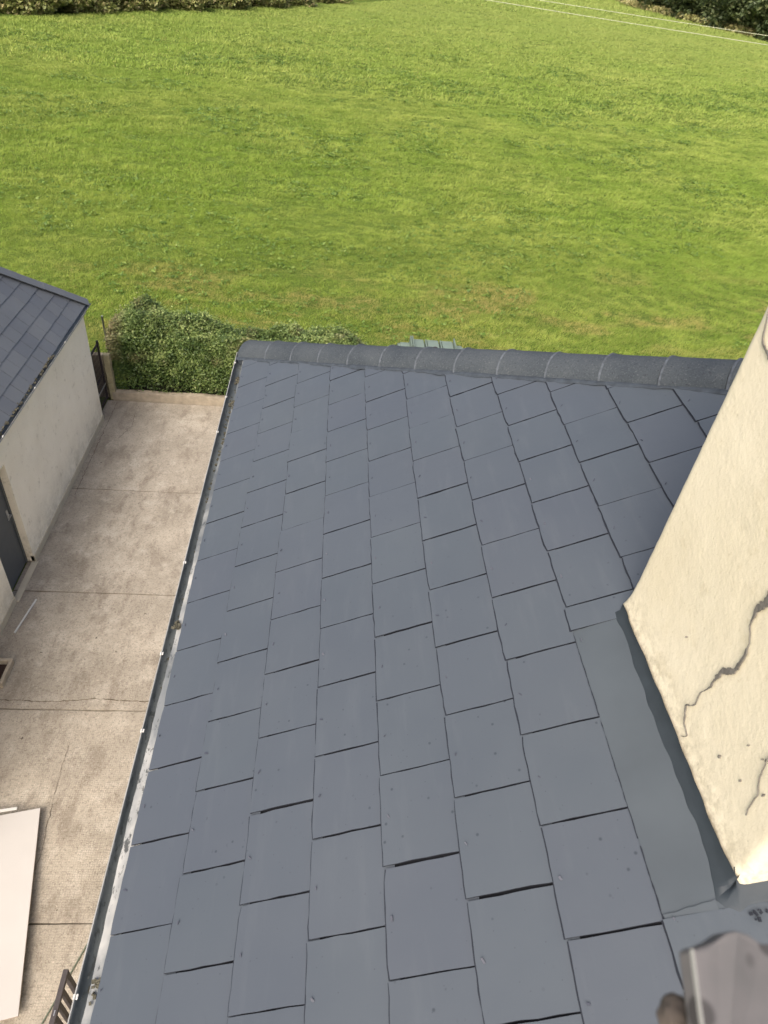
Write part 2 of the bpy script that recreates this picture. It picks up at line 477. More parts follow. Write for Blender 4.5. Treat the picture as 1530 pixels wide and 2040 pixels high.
xs = np.concatenate([-xp2[::-1], -xp[::-1][:-1], xp, xp2])
struct(grid('field_ground', xs, ys, field_z, M['field']))
mb = MB(); mb.add([(-500, -300, G - .25), (500, -300, G - .25), (500, 13.4, G - .25), (-500, 13.4, G - .25)], [(0, 1, 2, 3)])
struct(mb.build('ground', [M['field']]))
# rough verge west of the shed and behind the gate
mb = MB(); mb.box((-30, -5, G - .2), (-4.62, 13.34, G - .05)); struct(mb.build('side_ground', [M['field']]))

# far boundary of the field, left to right
BND = [(-75, 40), (-45, 54), (-26.4, 66.5), (-17.6, 79), (-4.8, 99), (6, 128), (20, 175), (45, 210), (66, 196), (61.5, 165), (62.5, 144), (66.5, 127.5), (80, 100)]

# ------------------------------------------------------------------ grass
def blades(n, xr, yr, wedge, L, Wd, clump, seed):
    rg = np.random.default_rng(seed)
    m = int(n * 1.0)
    cx = rg.uniform(xr[0], xr[1], m // clump); cy = rg.uniform(yr[0], yr[1], m // clump)
    k = wedge(cx, cy); cx, cy = cx[k], cy[k]
    x = np.repeat(cx, clump) + rg.normal(0, L * .55, len(cx) * clump); y = np.repeat(cy, clump) + rg.normal(0, L * .55, len(cx) * clump)
    crnd = np.repeat(rg.uniform(0, 1, len(cx)), clump)
    k = (y > 13.36)
    x, y, crnd = x[k], y[k], crnd[k]
    fq = 3.2 * .10 / L
    tuft = noise(x * fq, y * fq * 1.5, 0, 21) + .6 * noise(x * fq * .4, y * fq * .6, 0, 23)
    tall = .95 + .4 * tuft + .25 * noise(x * .35, y * .5, 0, 22)
    band = np.exp(-((y - (18.6 + .10 * x)) / 2.6) ** 2) + .8 * np.exp(-((y - 14.8) / 1.2) ** 2) * (x > .5) * .5
    dn = fbm(x * .55, y * 1.0, 0, 31, 4)
    dry = np.clip((dn - .05) * 3.2, 0, 1) * band * .75
    dry = np.clip(dry + (rg.uniform(0, 1, len(x)) < .05 + .14 * band) * .6, 0, .95)
    h = L * np.clip(tall, .22, 2.0) * rg.uniform(.6, 1.25, len(x)) * (1 - .35 * dry)
    az = rg.uniform(0, 2 * np.pi, len(x)); lean = rg.uniform(.15, .95, len(x))
    # prevailing lean, so the sward reads as combed by wind
    dx = np.cos(az) * lean + .35; dy = np.sin(az) * lean - .15
    z = field_z(x, y) - .01
    wa = rg.uniform(0, np.pi, len(x)); wx, wy = np.cos(wa) * Wd * .5, np.sin(wa) * Wd * .5
    V = np.zeros((len(x), 3, 3))
    V[:, 0] = np.stack([x - wx, y - wy, z], -1); V[:, 1] = np.stack([x + wx, y + wy, z], -1)
    V[:, 2] = np.stack([x + dx * h, y + dy * h, z + h * .85], -1)
    rn = np.clip(.2 * crnd + .65 * rg.uniform(0, 1, len(x)) + .12 + .2 * noise(x * .8, y * 1.2, 0, 41) + .2 * tuft, 0, 1)
    return V, rn, dry
def wedge(x, y): return (x > -.50 * y - 1.5) & (x < .64 * y + 3) & ~((y > 66) & (x < -26 + (y - 66) * .66)) & ~((x > 60))
sets = [blades(900000, (-15, 20), (13.3, 27), wedge, .10, .011, 9, 1),
        blades(900000, (-26, 33), (27, 50), wedge, .13, .022, 8, 2),
        blades(800000, (-42, 62), (50, 120), wedge, .20, .06, 6, 3),
        blades(160000, (-20, 62), (120, 190), wedge, .3, .16, 5, 4)]
V = np.concatenate([s[0] for s in sets]); rn = np.concatenate([s[1] for s in sets]); dr = np.concatenate([s[2] for s in sets])
g = fast_mesh('grass', V, 3, [M['grass']], attrs={'rnd': rn, 'dry': dr})
tag(g, 'bright green meadow grass with straw-coloured dry patches', kind='stuff')

# low broad-leaved weeds in drifts
def leafquads(c, size, rg, up=.5, elong=1.6):
    n = len(c)
    nrm = rg.normal(0, 1, (n, 3)); nrm[:, 2] = np.abs(nrm[:, 2]) + up * 2; nrm /= np.linalg.norm(nrm, axis=1)[:, None]
    a = np.cross(nrm, rg.normal(0, 1, (n, 3))); a /= np.linalg.norm(a, axis=1)[:, None]; b = np.cross(nrm, a)
    s = (size * rg.uniform(.6, 1.35, n))[:, None]
    L_, W_ = a * s * elong * .5, b * s * .5
    return np.stack([c - L_, c + W_ * .9 - L_ * .1, c + L_ + nrm * s * -.12, c - W_ * .9 - L_ * .1], 1)
rg = np.random.default_rng(77)
n = 8000
wx_ = rg.uniform(-25, 40, n * 6); wy_ = rg.uniform(14, 70, n * 6)
k = wedge(wx_, wy_) & (fbm(wx_ * .22, wy_ * .35, 0, 61, 3) > .16) & (rg.uniform(0, 1, n * 6) < .5)
wx_, wy_ = wx_[k][:n], wy_[k][:n]
sz = .028 + .0011 * wy_
idx = np.repeat(np.arange(len(wx_)), 7)
c = np.stack([wx_[idx] + rg.normal(0, 1, len(idx)) * sz[idx] * 1.5, wy_[idx] + rg.normal(0, 1, len(idx)) * sz[idx] * 1.5, np.zeros(len(idx))], -1)
c[:, 2] = field_z(c[:, 0], c[:, 1]) + rg.uniform(.04, .11, len(idx))
q = leafquads(c, sz[idx] * 1.1, rg, .9, 1.8)
g = fast_mesh('weeds', q, 4, [M['weed']], attrs={'rnd': rg.uniform(0, 1, len(q)), 'tip': np.zeros(len(q))})
tag(g, 'broad-leaved weeds growing in drifts among the meadow grass', kind='stuff')

# ------------------------------------------------------------------ hedges and trees
def bush_cloud(rg, n, cen, rad, size, seed, lump=.16, freq=2.0, shell=.35, flat=0):
    """leaf positions near the surface of a lumpy ellipsoid"""
    d = rg.normal(0, 1, (n, 3)); d /= np.linalg.norm(d, axis=1)[:, None]
    rr = 1 + lump * fbm(d[:, 0] * freq + cen[0], d[:, 1] * freq + cen[1], d[:, 2] * freq, seed, 3) * 1.6
    rr *= 1 - shell * rg.uniform(0, 1, n) ** 1.8
    return np.array(cen) + d * np.array(rad) * rr[:, None]

# yard hedge: superellipse section swept along x
rg = np.random.default_rng(5)
def hedge_prof(x):
    """(half width, height, y centre) of the clipped hedge along its run"""
    left = np.clip((x + 4.62) / .30, 0, 1) ** .5
    hgt = 1.34 + .16 * np.exp(-((x + 3.6) / .8) ** 2) + .04 * np.sin(x * 1.7 + 1) + .17 * np.exp(-((x + 1.75) / .4) ** 2) - .10 * np.clip((x + 2.9) / 1.5, 0, 1) + .05 * np.sin(x * 4.1) - .5 * np.clip((x - .3) / 1.2, 0, 1)
    return .62 - .06 * np.clip((x + 2.5), 0, 1), hgt * (.72 + .28 * left), 13.80
root = thing('hedge', 'bushy green hedge spilling over the low kerb at the end of the concrete yard', 'hedge', (-1.5, 13.8, G))
n = 190000
x = rg.uniform(-4.58, 1.6, n)
hw, hh, yc = hedge_prof(x)
a = rg.uniform(-.15, np.pi + .15, n)
e = .55
ca, sa = np.cos(a), np.sin(a)
py = np.sign(ca) * np.abs(ca) ** e * hw; pz = np.sign(sa) * np.abs(sa) ** e * hh
lumps = 1 + .19 * fbm(x * 2.1, py * 2.6, pz * 2.6, 71, 4) * 1.5
dep = 1 - .30 * rg.uniform(0, 1, n) ** 2
stray = (rg.uniform(0, 1, n) < .05) * rg.uniform(0, .12, n)
P = np.stack([x, yc - py * lumps * dep * (1 + stray), G + .05 + .10 + np.maximum(pz, -.1) * (lumps * dep + stray)], -1)
# rounded left end
endf = np.clip((-4.22 - x) / .36, 0, 1)
P[:, 1] = yc + (P[:, 1] - yc) * np.sqrt(np.clip(1 - endf ** 2 * .75, .05, 1))
P[:, 0] += rg.normal(0, .03, n)
k = ~((P[:, 1] < 13.20) & (P[:, 2] < G + .24 + .06 * noise(P[:, 0] * 5, 0, 0, 4)))
P = P[k]
q = leafquads(P, np.full(len(P), .033), rg, .35, 1.5)
sun_tone = noise(P[:, 0] * 5, P[:, 1] * 5, P[:, 2] * 5, 8)
rn = np.clip(.36 + .38 * sun_tone + rg.normal(0, .24, len(P)) + .15 * (P[:, 2] - G - .9), 0, 1)  # sunlit patches and lighter top are put into the leaf tone
tip = np.clip((noise(P[:, 0] * 3, P[:, 1] * 3, P[:, 2] * 3, 12) - .2) * 1.6, 0, 1) * rg.uniform(0, 1, len(P)) * .7
tip = np.maximum(tip, np.clip((-4.15 - P[:, 0]) * 3.5, 0, 1) * (P[:, 2] > G + .85) * rg.uniform(.2, 1, len(P)))
fast_mesh('foliage', q, 4, [M['hedge']], root, {'rnd': rn, 'tip': tip})
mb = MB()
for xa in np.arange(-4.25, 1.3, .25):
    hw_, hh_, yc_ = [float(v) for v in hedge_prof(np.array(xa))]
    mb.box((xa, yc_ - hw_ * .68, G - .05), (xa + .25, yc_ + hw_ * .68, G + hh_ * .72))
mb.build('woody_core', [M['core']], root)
adopt(root)

# low kerb wall in front of the hedge
mb = MB()
n = 90; tp = []; bt = []
for k in range(n):
    xa = -4.50 + 7.6 * k / n; xb = -4.50 + 7.6 * (k + 1) / n
    za = G + .19 + .012 * float(noise(xa * 3, 0, 0, 2)); zb = G + .19 + .012 * float(noise(xb * 3, 0, 0, 2))
    mb.add([(xa, 13.11, G - .1), (xb, 13.11, G - .1), (xb, 13.11, zb), (xa, 13.11, za), (xa, 13.25, za), (xb, 13.25, zb), (xb, 13.25, G - .1), (xa, 13.25, G - .1)],
           [(0, 1, 2, 3), (3, 2, 5, 4), (4, 5, 6, 7)])
tag(mb.build('kerb_wall', [M['conc_old']]), 'low weathered concrete kerb along the foot of the bushy hedge', 'kerb wall')

def bush(name, label, cat, cen, rad, nleaf, lsize, mat, seed, group=None, tipf=.15, trunk=True, lump=.2):
    rg = np.random.default_rng(seed)
    root = thing(name, label, cat, (cen[0], cen[1], float(field_z(cen[0], cen[1]))), group)
    P = bush_cloud(rg, nleaf, cen, rad, lsize, seed, lump, 2.4, .4)
    gz = field_z(P[:, 0], P[:, 1]); P = P[P[:, 2] > gz]
    q = leafquads(P, np.full(len(P), lsize), rg, .3, 1.5)
    cl = noise(P[:, 0] / rad[0] * 4, P[:, 1] / rad[1] * 4, P[:, 2] / rad[2] * 4, seed)
    rn = np.clip(.4 + .35 * cl + rg.normal(0, .15, len(P)), 0, 1)
    tip = (rg.uniform(0, 1, len(P)) < tipf) * rg.uniform(.3, 1, len(P))
    fast_mesh('crown', q, 4, [mat], root, {'rnd': rn, 'tip': tip})
    if trunk:
        mb = MB(); z0 = float(field_z(cen[0], cen[1])) - .1
        mb.tube([(cen[0], cen[1], z0), (cen[0] + .1, cen[1], z0 + rad[2] * .5), (cen[0] - .1, cen[1] + .1, cen[2] + rad[2] * .3)], [rad[2] * .07, rad[2] * .05, rad[2] * .02], 8)
        for k in range(5):
            a_ = k * 1.3; mb.tube([(cen[0], cen[1], cen[2] - rad[2] * .3), (cen[0] + math.cos(a_) * rad[0] * .5, cen[1] + math.sin(a_) * rad[1] * .5, cen[2] + rad[2] * .2)], [rad[2] * .035, rad[2] * .01], 6)
        mb.build('trunk', [M['bark']], root)
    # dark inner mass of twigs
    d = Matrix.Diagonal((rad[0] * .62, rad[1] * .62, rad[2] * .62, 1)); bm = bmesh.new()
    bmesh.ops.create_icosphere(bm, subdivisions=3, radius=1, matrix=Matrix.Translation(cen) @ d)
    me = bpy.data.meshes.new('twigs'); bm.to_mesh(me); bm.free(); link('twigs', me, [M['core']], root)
    adopt(root)
    return root

# the bramble hedgerow across the left far end of the field
def along(p0, p1, n):
    for k in range(n): t_ = (k + .5) / n; yield p0[0] + (p1[0] - p0[0]) * t_, p0[1] + (p1[1] - p0[1]) * t_
row = []
for (a, b, n_) in ((BND[1], BND[2], 3), (BND[2], BND[3], 3), (BND[3], BND[4], 4), (BND[4], BND[5], 3)):
    row += list(along(a, b, n_))
def rowlabel(i, n_): return ['olive bramble thicket', 'straw-tipped bramble thicket', 'dull green bramble thicket'][i % 3]
ORD = ['first', 'second', 'third', 'fourth', 'fifth', 'sixth', 'seventh', 'eighth', 'ninth', 'tenth', 'eleventh', 'twelfth', 'thirteenth', 'fourteenth']
BR = []
for i, (bx, by) in enumerate(row):
    hz = random.uniform(2.2, 3.0); L_ = 3.8 if i < 6 else 4.6
    # set back so that the foot of the thicket follows the field edge
    nx_, ny_ = -.55, .83
    cx_, cy_ = bx + nx_ * 2.2, by + ny_ * 2.2
    if i >= 3:
        cat_i = i - 3
    BR.append(bush('bramble', 'x', 'bramble', (cx_, cy_, G + hz * .45), (L_, 2.6, hz * .75), 14000, .20, M['bramble'], 100 + i,
                   'brambles along the far left edge of the field', .3, False, .25))
# dark trees and bushes in the top right corner, beyond the wires
TR = []
for i, (bx, by, rr_, hz) in enumerate([(p[0] * .86, p[1] * .86, p[2], p[3]) for p in [(90, 118, 8, 8), (80.5, 131, 7, 8), (76, 140, 6.5, 7), (73, 151, 7, 8.5), (70.5, 163, 7, 8), (70, 176, 7.5, 9), (72, 190, 8, 10), (64, 205, 8, 9), (50, 219, 8, 8), (36, 222, 8, 7), (84, 152, 9, 12), (84, 172, 10, 12)]]):
    TR.append(bush('tree', 'x', 'tree', (bx, by, G + .6 + hz * .5), (rr_, rr_ * .9, hz * .62), 16000, .42, M['tree'], 200 + i, 'trees beyond the far right corner of the field', .12, True, .28))
# pale tall grass fringe in front of those trees
rg = np.random.default_rng(91); pts = []
fr = [(p[0] * .88, p[1] * .88) for p in [(45, 206), (62, 195), (60, 180), (62, 165), (64.5, 152), (68, 140), (73, 129), (80, 116)]]
for a, b in zip(fr[:-1], fr[1:]):
    n = int(9000 / 7); t_ = rg.uniform(0, 1, n); s_ = np.abs(rg.normal(0, .9, n))
    pts.append(np.stack([a[0] + (b[0] - a[0]) * t_ - s_ * .9 + 1.5, a[1] + (b[1] - a[1]) * t_ - s_ * .2, rg.uniform(.1, .9, n)], -1))
P = np.concatenate(pts); P[:, 2] += field_z(P[:, 0], P[:, 1])
q = leafquads(P, np.full(len(P), .32), rg, .1, 2.2)
g = fast_mesh('long_grass', q, 4, [M['bramble']], attrs={'rnd': rg.uniform(.2, .9, len(q)), 'tip': rg.uniform(0, .8, len(q))})
tag(g, 'pale uncut long grass along the foot of the far trees', kind='stuff')
for o_, (i, nm) in zip(BR, enumerate(BR)):
    k_ = i
    o_['label'] = '%s at the far edge of the field, %s from the left' % (rowlabel(i, 0), ORD[i])
for i, o_ in enumerate(TR):
    o_['label'] = 'dark leafy tree beyond the far right corner of the field, %s from the right' % ORD[i]

# ------------------------------------------------------------------ slate roofs
def clip(poly, nrm, d):
    """keep the part of a plan polygon [(x,y)] with nrm.p <= d"""
    o = []; n = len(poly)
    for i in range(n):
        a, b = poly[i], poly[(i + 1) % n]
        da = a[0] * nrm[0] + a[1] * nrm[1] - d; db = b[0] * nrm[0] + b[1] * nrm[1] - d
        if da <= 0: o.append(a)
        if da * db < 0:
            t_ = da / (da - db); o.append((a[0] + (b[0] - a[0]) * t_, a[1] + (b[1] - a[1]) * t_))
    return o
def slates(mb, rnds, org, sx, th, ga, wd, courses, t0, t1, offs, clips, keep=None, gaps=(.002, .008), length=1.5, rivets=None, seed=1, far=1.0, cuts=False, tw=.0056, em=1):
    rd = random.Random(seed); ct, st = math.cos(th), math.sin(th)
    nrm = np.array([-sx * st, 0, ct]); e1 = np.array([sx * ct, 0, st])
    for c in range(courses):
        off = offs(c)
        k0 = int(math.floor(t0)) - 1
        for k in range(k0, int(t1) + 2):
            ta = k + off; tb = ta + 1
            gp = rd.uniform(*gaps) * far; dk = rd.gauss(0, .003)
            ya, yb = ta * wd + gp * .5 + dk * .3, tb * wd - gp * .5 + dk * .3
            sa_ = c * ga + rd.gauss(0, .0022); sb_ = sa_ + ga * length; skew = rd.gauss(0, .0022)
            if c > courses - 2: sb_ = min(sb_, courses * ga)
            jit = lambda m_=.0008: rd.gauss(0, m_)
            poly = []
            ny_ = 9
            for i in range(ny_): poly.append((sa_ + jit() + skew * (i / (ny_ - 1) - .5), ya + (yb - ya) * i / (ny_ - 1)))
            for i in range(1, 6): poly.append((sa_ + (sb_ - sa_) * i / 6, yb + jit(.0008)))
            poly.append((sb_, yb)); poly.append((sb_, ya))
            for i in range(5, 0, -1): poly.append((sa_ + (sb_ - sa_) * i / 6, ya + jit(.0008)))
            # small clipped corners
            for ci in (0, ny_ - 1):
                if rd.random() < .5: poly[ci] = (poly[ci][0] + rd.uniform(.001, .006), poly[ci][1])
            plan = [(org[0] + sx * p[0] * ct, org[1] + p[1]) for p in poly]
            if cuts and c == 7:
                yc_ = org[1] + (ya + yb) / 2
                plan = clip(plan, (0, -1), -1.585) if yc_ > 1.1 else clip(plan, (0, 1), .645)
            for (nn, dd) in clips: plan = clip(plan, nn, dd) if plan else plan
            if len(plan) < 3: continue
            cx_ = sum(p[0] for p in plan) / len(plan); cy_ = sum(p[1] for p in plan) / len(plan)
            if keep and not keep(c, k, cx_, cy_): continue
            lift = rd.uniform(0, .0022); roll = rd.gauss(0, .0012)
            def top(p):
                s_ = (p[0] - org[0]) / (sx * ct)
                h_ = .0135 + lift - .0085 * (s_ - c * ga) / ga + roll * ((p[1] - cy_) / wd)
                return np.array([p[0], p[1], org[2] + s_ * st]) + nrm * h_
            T = [top(p) for p in plan]; B = [p - nrm * .0048 for p in T]
            if sx > 0: T, B = T[::-1], B[::-1]
            if sx > 0: pass
            nf = len(mb.f); mb.prism(T, B, 0, em)
            # make sure the top face looks up
            a_, b_, c_ = [np.array(mb.v[i]) for i in mb.f[nf][:3]]
            rv = rd.random() ** 1.5
            rnds.extend([rv] * (len(mb.f) - nf))
            # dark ribbon on the slate below, painting the contact shadow of this tail
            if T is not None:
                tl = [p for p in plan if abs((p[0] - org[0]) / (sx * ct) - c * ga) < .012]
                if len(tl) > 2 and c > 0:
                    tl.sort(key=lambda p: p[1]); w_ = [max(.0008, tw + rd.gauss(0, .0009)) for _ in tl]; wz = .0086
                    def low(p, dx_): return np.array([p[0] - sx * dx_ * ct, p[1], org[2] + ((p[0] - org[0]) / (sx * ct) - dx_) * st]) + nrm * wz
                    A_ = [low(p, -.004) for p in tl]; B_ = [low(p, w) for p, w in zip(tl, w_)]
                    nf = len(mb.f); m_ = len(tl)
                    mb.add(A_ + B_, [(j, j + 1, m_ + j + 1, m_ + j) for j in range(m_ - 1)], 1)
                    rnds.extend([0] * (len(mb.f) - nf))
            # copper rivet: holds the tail of this slate, stands just above the gap below it
            if rivets and cy_:
                mid = (ya + yb) / 2 + rd.gauss(0, .005)
                p = np.array([org[0] + sx * (c * ga + .022 + rd.gauss(0, .003)) * ct, org[1] + mid, org[2] + (c * ga + .022) * st]) + nrm * (.0138 + lift)
                if any(nn[0] * p[0] + nn[1] * p[1] > dd - .02 for nn, dd in clips): continue
                if keep and not keep(c, k, p[0], p[1]): continue
                aa = rd.uniform(0, math.pi); L_ = rd.uniform(.006, .014); w_ = rd.uniform(.0015, .003)
                ev = np.array([0, 1, 0]); d1 = e1 * math.cos(aa) + ev * math.sin(aa); d2 = -e1 * math.sin(aa) + ev * math.cos(aa)
                nf = len(mb.f)
                T = [p + d1 * L_ * .5 + d2 * w_ + nrm * .006, p + d1 * L_ * .5 - d2 * w_ + nrm * .006, p - d1 * L_ * .5 - d2 * w_ + nrm * .001, p - d1 * L_ * .5 + d2 * w_ + nrm * .001]
                mb.prism(T, [q_ - nrm * .0016 for q_ in T], 2, 2); rnds.extend([0] * (len(mb.f) - nf))

def fix_normals(o):
    bm = bmesh.new(); bm.from_mesh(o.data); bmesh.ops.recalc_face_normals(bm, faces=bm.faces); bm.to_mesh(o.data); bm.free()

house = thing('house', 'large house seen from above with a painted grey slate roof and cream chimney', 'house', (2.5, 0, G))
OF = [0, -.0022, .0165, .0362, .0740, .1113, .1323] + [.14 + .012 * i for i in range(12)]
def offs(c): return (0 if c % 2 else .5) + OF[min(c, len(OF) - 1)]
CH_X, CH_Y0, CH_Y1 = 1.07, .683, 1.64
def keep(c, k, x, y):
    if False: return False        # the flashing lies here
    if CH_X + .08 < x < 1.75 and CH_Y0 + .05 < y < CH_Y1 - .08: return False
    return True
NC = 18
mb = MB(); rnds = []
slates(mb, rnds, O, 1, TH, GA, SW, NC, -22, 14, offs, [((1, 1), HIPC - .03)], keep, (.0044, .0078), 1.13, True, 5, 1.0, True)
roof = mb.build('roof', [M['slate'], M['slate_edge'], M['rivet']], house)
at = roof.data.attributes.new('rnd', 'FLOAT', 'FACE'); at.data.foreach_set('value', np.array(rnds, dtype=np.float32))
fix_normals(roof)

# underlay beneath the slates, the hipped end and the back slope
nv = np.array([-ST, 0, CT])
XR = O[0] + NC * GA * CT; ZR = zr(XR)
mb = MB()
dn = -.004
def pr(x, y, h=0): return (x - ST * h, y, zr(x) + CT * h)
YS = -5.8
EH = HIPC - O[0]
mb.add([pr(O[0] + .01, YS, dn), pr(O[0] + .01, EH - .02, dn), pr(XR, HIPC - XR, dn), pr(XR, YS, dn)], [(0, 3, 2, 1)])
mb.build('roof_underlay', [M['deck']], house)
mb = MB()
XE = 2 * XR - O[0]
mb.prism([(O[0], EH, O[2]), (XR, HIPC - XR, ZR), (XE, EH, O[2])], [(O[0], EH, O[2] - .05), (XR, HIPC - XR, ZR - .05), (XE, EH, O[2] - .05)], 0)
mb.prism([(XE, YS, O[2]), (XE, EH, O[2]), (XR + .01, HIPC - XR, ZR), (XR + .01, YS, ZR)], [(XE, YS, O[2] - .05), (XE, EH, O[2] - .05), (XR, HIPC - XR, ZR - .05), (XR, YS, ZR - .05)], 0)
o = mb.build('rear_slope', [M['slate_shed']], house); fix_normals(o)

# hip tiles, each one a half-round sub-part of the roof
H = np.array([1, -1, math.tan(TH)]); H /= np.linalg.norm(H)
corner = np.array([O[0], EH, O[2]])
side = np.array([1, 1, 0]) / math.sqrt(2)           # horizontal, across the hip, away from the camera
upv = np.cross(H, side); upv = upv if upv[2] > 0 else -upv
def arc(u_, rad, drop, seed=0, a0=-8, a1=188, n=17, wob=.0015):
    c0 = corner + H * u_ - upv * drop; o_ = []
    for i in range(n):
        a_ = math.radians(a0 + (a1 - a0) * i / (n - 1))
        r2 = rad + wob * float(noise(u_ * 9, i * .7, seed, 3))
        o_.append(c0 - side * math.cos(a_) * r2 + upv * math.sin(a_) * r2)
    return o_
u0 = .085; step = .3015
for i in range(17):
    ua, ub = u0 + i * step, u0 + (i + 1) * step
    if i == 0: ua -= .05
    mb = MB(); tilt = random.uniform(-.003, .003); secs = 7
    us = [ua + (ub - .007 - ua) * k / (secs - 1) for k in range(secs)]
    rads = [.1285 + .0035 * (1 - k / (secs - 1)) + (.003 if k == 0 else 0) for k in range(secs)]
    dr_ = .064 + tilt
    outer = [arc(u_, r_, dr_, i) for u_, r_ in zip(us, rads)]; inner = [arc(u_, r_ - .014, dr_, i) for u_, r_ in zip(us, rads)]
    n = 17; vs = [p for rg_ in outer for p in rg_] + [p for rg_ in inner for p in rg_]; b = secs * n; fs = []
    for s_ in range(secs - 1):
        for k in range(n - 1):
            fs.append((s_ * n + k, s_ * n + k + 1, (s_ + 1) * n + k + 1, (s_ + 1) * n + k))
            fs.append((b + s_ * n + k + 1, b + s_ * n + k, b + (s_ + 1) * n + k, b + (s_ + 1) * n + k + 1))
        fs.append((s_ * n, (s_ + 1) * n, b + (s_ + 1) * n, b + s_ * n)); fs.append((s_ * n + n - 1, b + s_ * n + n - 1, b + (s_ + 1) * n + n - 1, (s_ + 1) * n + n - 1))
    for k in range(n - 1):
        fs.append((k, b + k, b + k + 1, k + 1)); s2 = (secs - 1) * n
        fs.append((s2 + k, s2 + k + 1, b + s2 + k + 1, b + s2 + k))
    mb.add(vs, fs, 0, True)
    # thin line of mortar left proud at the joint
    if i:
        A = arc(ua - .001, rads[0] + .0038, dr_, i, 2, 150, 14, .0015); B = arc(ua + .009, rads[0] + .0008, dr_, i, 2, 150, 14)
        A0 = arc(ua - .006, rads[0] - .0062, dr_, i, 20, 150, 14)
        b = len(mb.v)
        mb.add(A0 + A + B, [(14 + k, 14 + k + 1, 28 + k + 1, 28 + k) for k in range(13)], 1, True)
    o = mb.build('hip_tile', [M['hip'], M['hip_joint']], roof)
    for p_ in o.data.polygons: p_.use_smooth = True
    md = o.modifiers.new('edge', 'EDGE_SPLIT'); md.split_angle = math.radians(50)
# mortar bedding under the near edge of the hip tiles
mb = MB(); n = 260; rows = []
pperp = np.cross(nv, H); pperp = pperp if pperp[1] > 0 else -pperp     # in the roof plane, towards the hip
for k in range(n):
    u_ = .02 + 5.1 * k / n; b0 = corner + H * u_
    wob = .008 * float(noise(u_ * 9, 1, 0, 5)) + .006 * float(noise(u_ * 31, 1, 0, 6))
    rows.append([b0 - pperp * (.150 + wob) + nv * .012, b0 - pperp * (.142 + wob * .6) + nv * (.019 + .004 * float(noise(u_ * 25, 3, 0, 7))), b0 - pperp * .128 + nv * (.021 + .2 * wob), b0 - pperp * .116 + nv * .015])
mb.add([p for rw in rows for p in rw], [(a * 4 + j, a * 4 + j + 1, a * 4 + j + 5, a * 4 + j + 4) for a in range(n - 1) for j in range(3)], 0, True)
o = mb.build('hip_mortar', [M['mortar']], roof); fix_normals(o)
# flat dark disc closing the open end of the hip
mb = MB(); A = arc(u0 - .02, .115, .064, 3); mb.add(A, [tuple(range(len(A)))]); mb.build('hip_end', [M['slate_edge']], roof)

# eave strip (undercourse) and gutter
Y0g, Y1g = -5.8, EH - .02
mb = MB(); n = 520; vs = []
for k in range(n + 1):
    y = Y0g + (Y1g - .06 - Y0g) * k / n
    e_ = O[0] - .036 - .007 * float(noise(y * 2.3, 0, 0, 3)) - .002 * float(noise(y * 30, 0, 0, 4)) + .018 * max(0, min(1, (y - 2.6) / 1.2))
    zt = O[2] - .004
    vs += [(e_, y, zt - .010), (e_, y, zt - .003), (O[0] + .03, y, zt + .016), (e_ + .012, y, zt - .045)]
mb.add(vs, [(4 * k + a_, 4 * k + 4 + a_, 4 * k + 5 + a_, 4 * k + 1 + a_) for k in range(n) for a_ in (0, 1)] + [(4 * k + 3, 4 * k + 7, 4 * k + 4, 4 * k) for k in range(n)])
o = mb.build('eave_strip', [M['eave']], house); fix_normals(o)
# small chunk of moss and mortar lying on the eave strip
def gutter(name, xc, zt, ya, yb, rad, sgn, mats, parent, n=12):
    """half round gutter: lip on the outside gets the second material"""
    mb = MB(); secs = 60; vs = []
    for s_ in range(secs + 1):
        y = ya + (yb - ya) * s_ / secs; dz = .002 * math.sin(y * 2.1)
        for k in range(n + 1):
            a_ = math.pi * k / n
            vs.append((xc + sgn * rad * math.cos(a_), y, zt + dz - rad * math.sin(a_)))
    fs = [(s_ * (n + 1) + k, s_ * (n + 1) + k + 1, (s_ + 1) * (n + 1) + k + 1, (s_ + 1) * (n + 1) + k) for s_ in range(secs) for k in range(n)]
    mb.add(vs, fs, 0, True)
    o_ = mb.build(name, mats, parent)
    md = o_.modifiers.new('thickness', 'SOLIDIFY'); md.thickness = .003; md.offset = 1
    mb = MB()
    xl = xc + sgn * rad
    for s_ in range(secs):
        y = ya + (yb - ya) * s_ / secs; y2 = ya + (yb - ya) * (s_ + 1) / secs
        za, zb = zt + .002 * math.sin(y * 2.1), zt + .002 * math.sin(y2 * 2.1)
        a0, a1 = min(xl - .0008 * sgn, xl + .0030 * sgn), max(xl - .0008 * sgn, xl + .0030 * sgn)
        mb.add([(a0, y, za - .001), (a1, y, za - .001), (a1, y2, zb - .001), (a0, y2, zb - .001), (a0, y, za + .005), (a1, y, za + .005), (a1, y2, zb + .005), (a0, y2, zb + .005)],
               [(4, 5, 6, 7), (0, 4, 7, 3), (1, 2, 6, 5)])
    mb.build('gutter_lip', [M['lip']], o_)
    # stop end
    mb = MB(); y = yb
    A = [(xc + sgn * rad * math.cos(math.pi * k / n), y, zt - rad * math.sin(math.pi * k / n)) for k in range(n + 1)]
    mb.prism(A, [(p[0], p[1] + .006, p[2]) for p in A], 0); mb.build('stop_end', mats, o_)
    return o_
gut = gutter('gutter', -.665, O[2] - .022, Y0g, Y1g, .052, -1, [M['gutter']], house)
for y in (4.93, 4.42, 3.97, 2.72, 2.11, 1.70, .735, .1, -.6):
    mb = MB(); xl = -.717; zt = O[2] - .022
    mb.box((xl - .006, y - .008, zt - .012), (xl + .001, y + .008, zt + .007)); mb.box((xl + .003, y - .008, zt + .002), (xl + .010, y + .008, zt + .007))
    mb.build('gutter_bracket', [M['upvc']], gut, .0015)
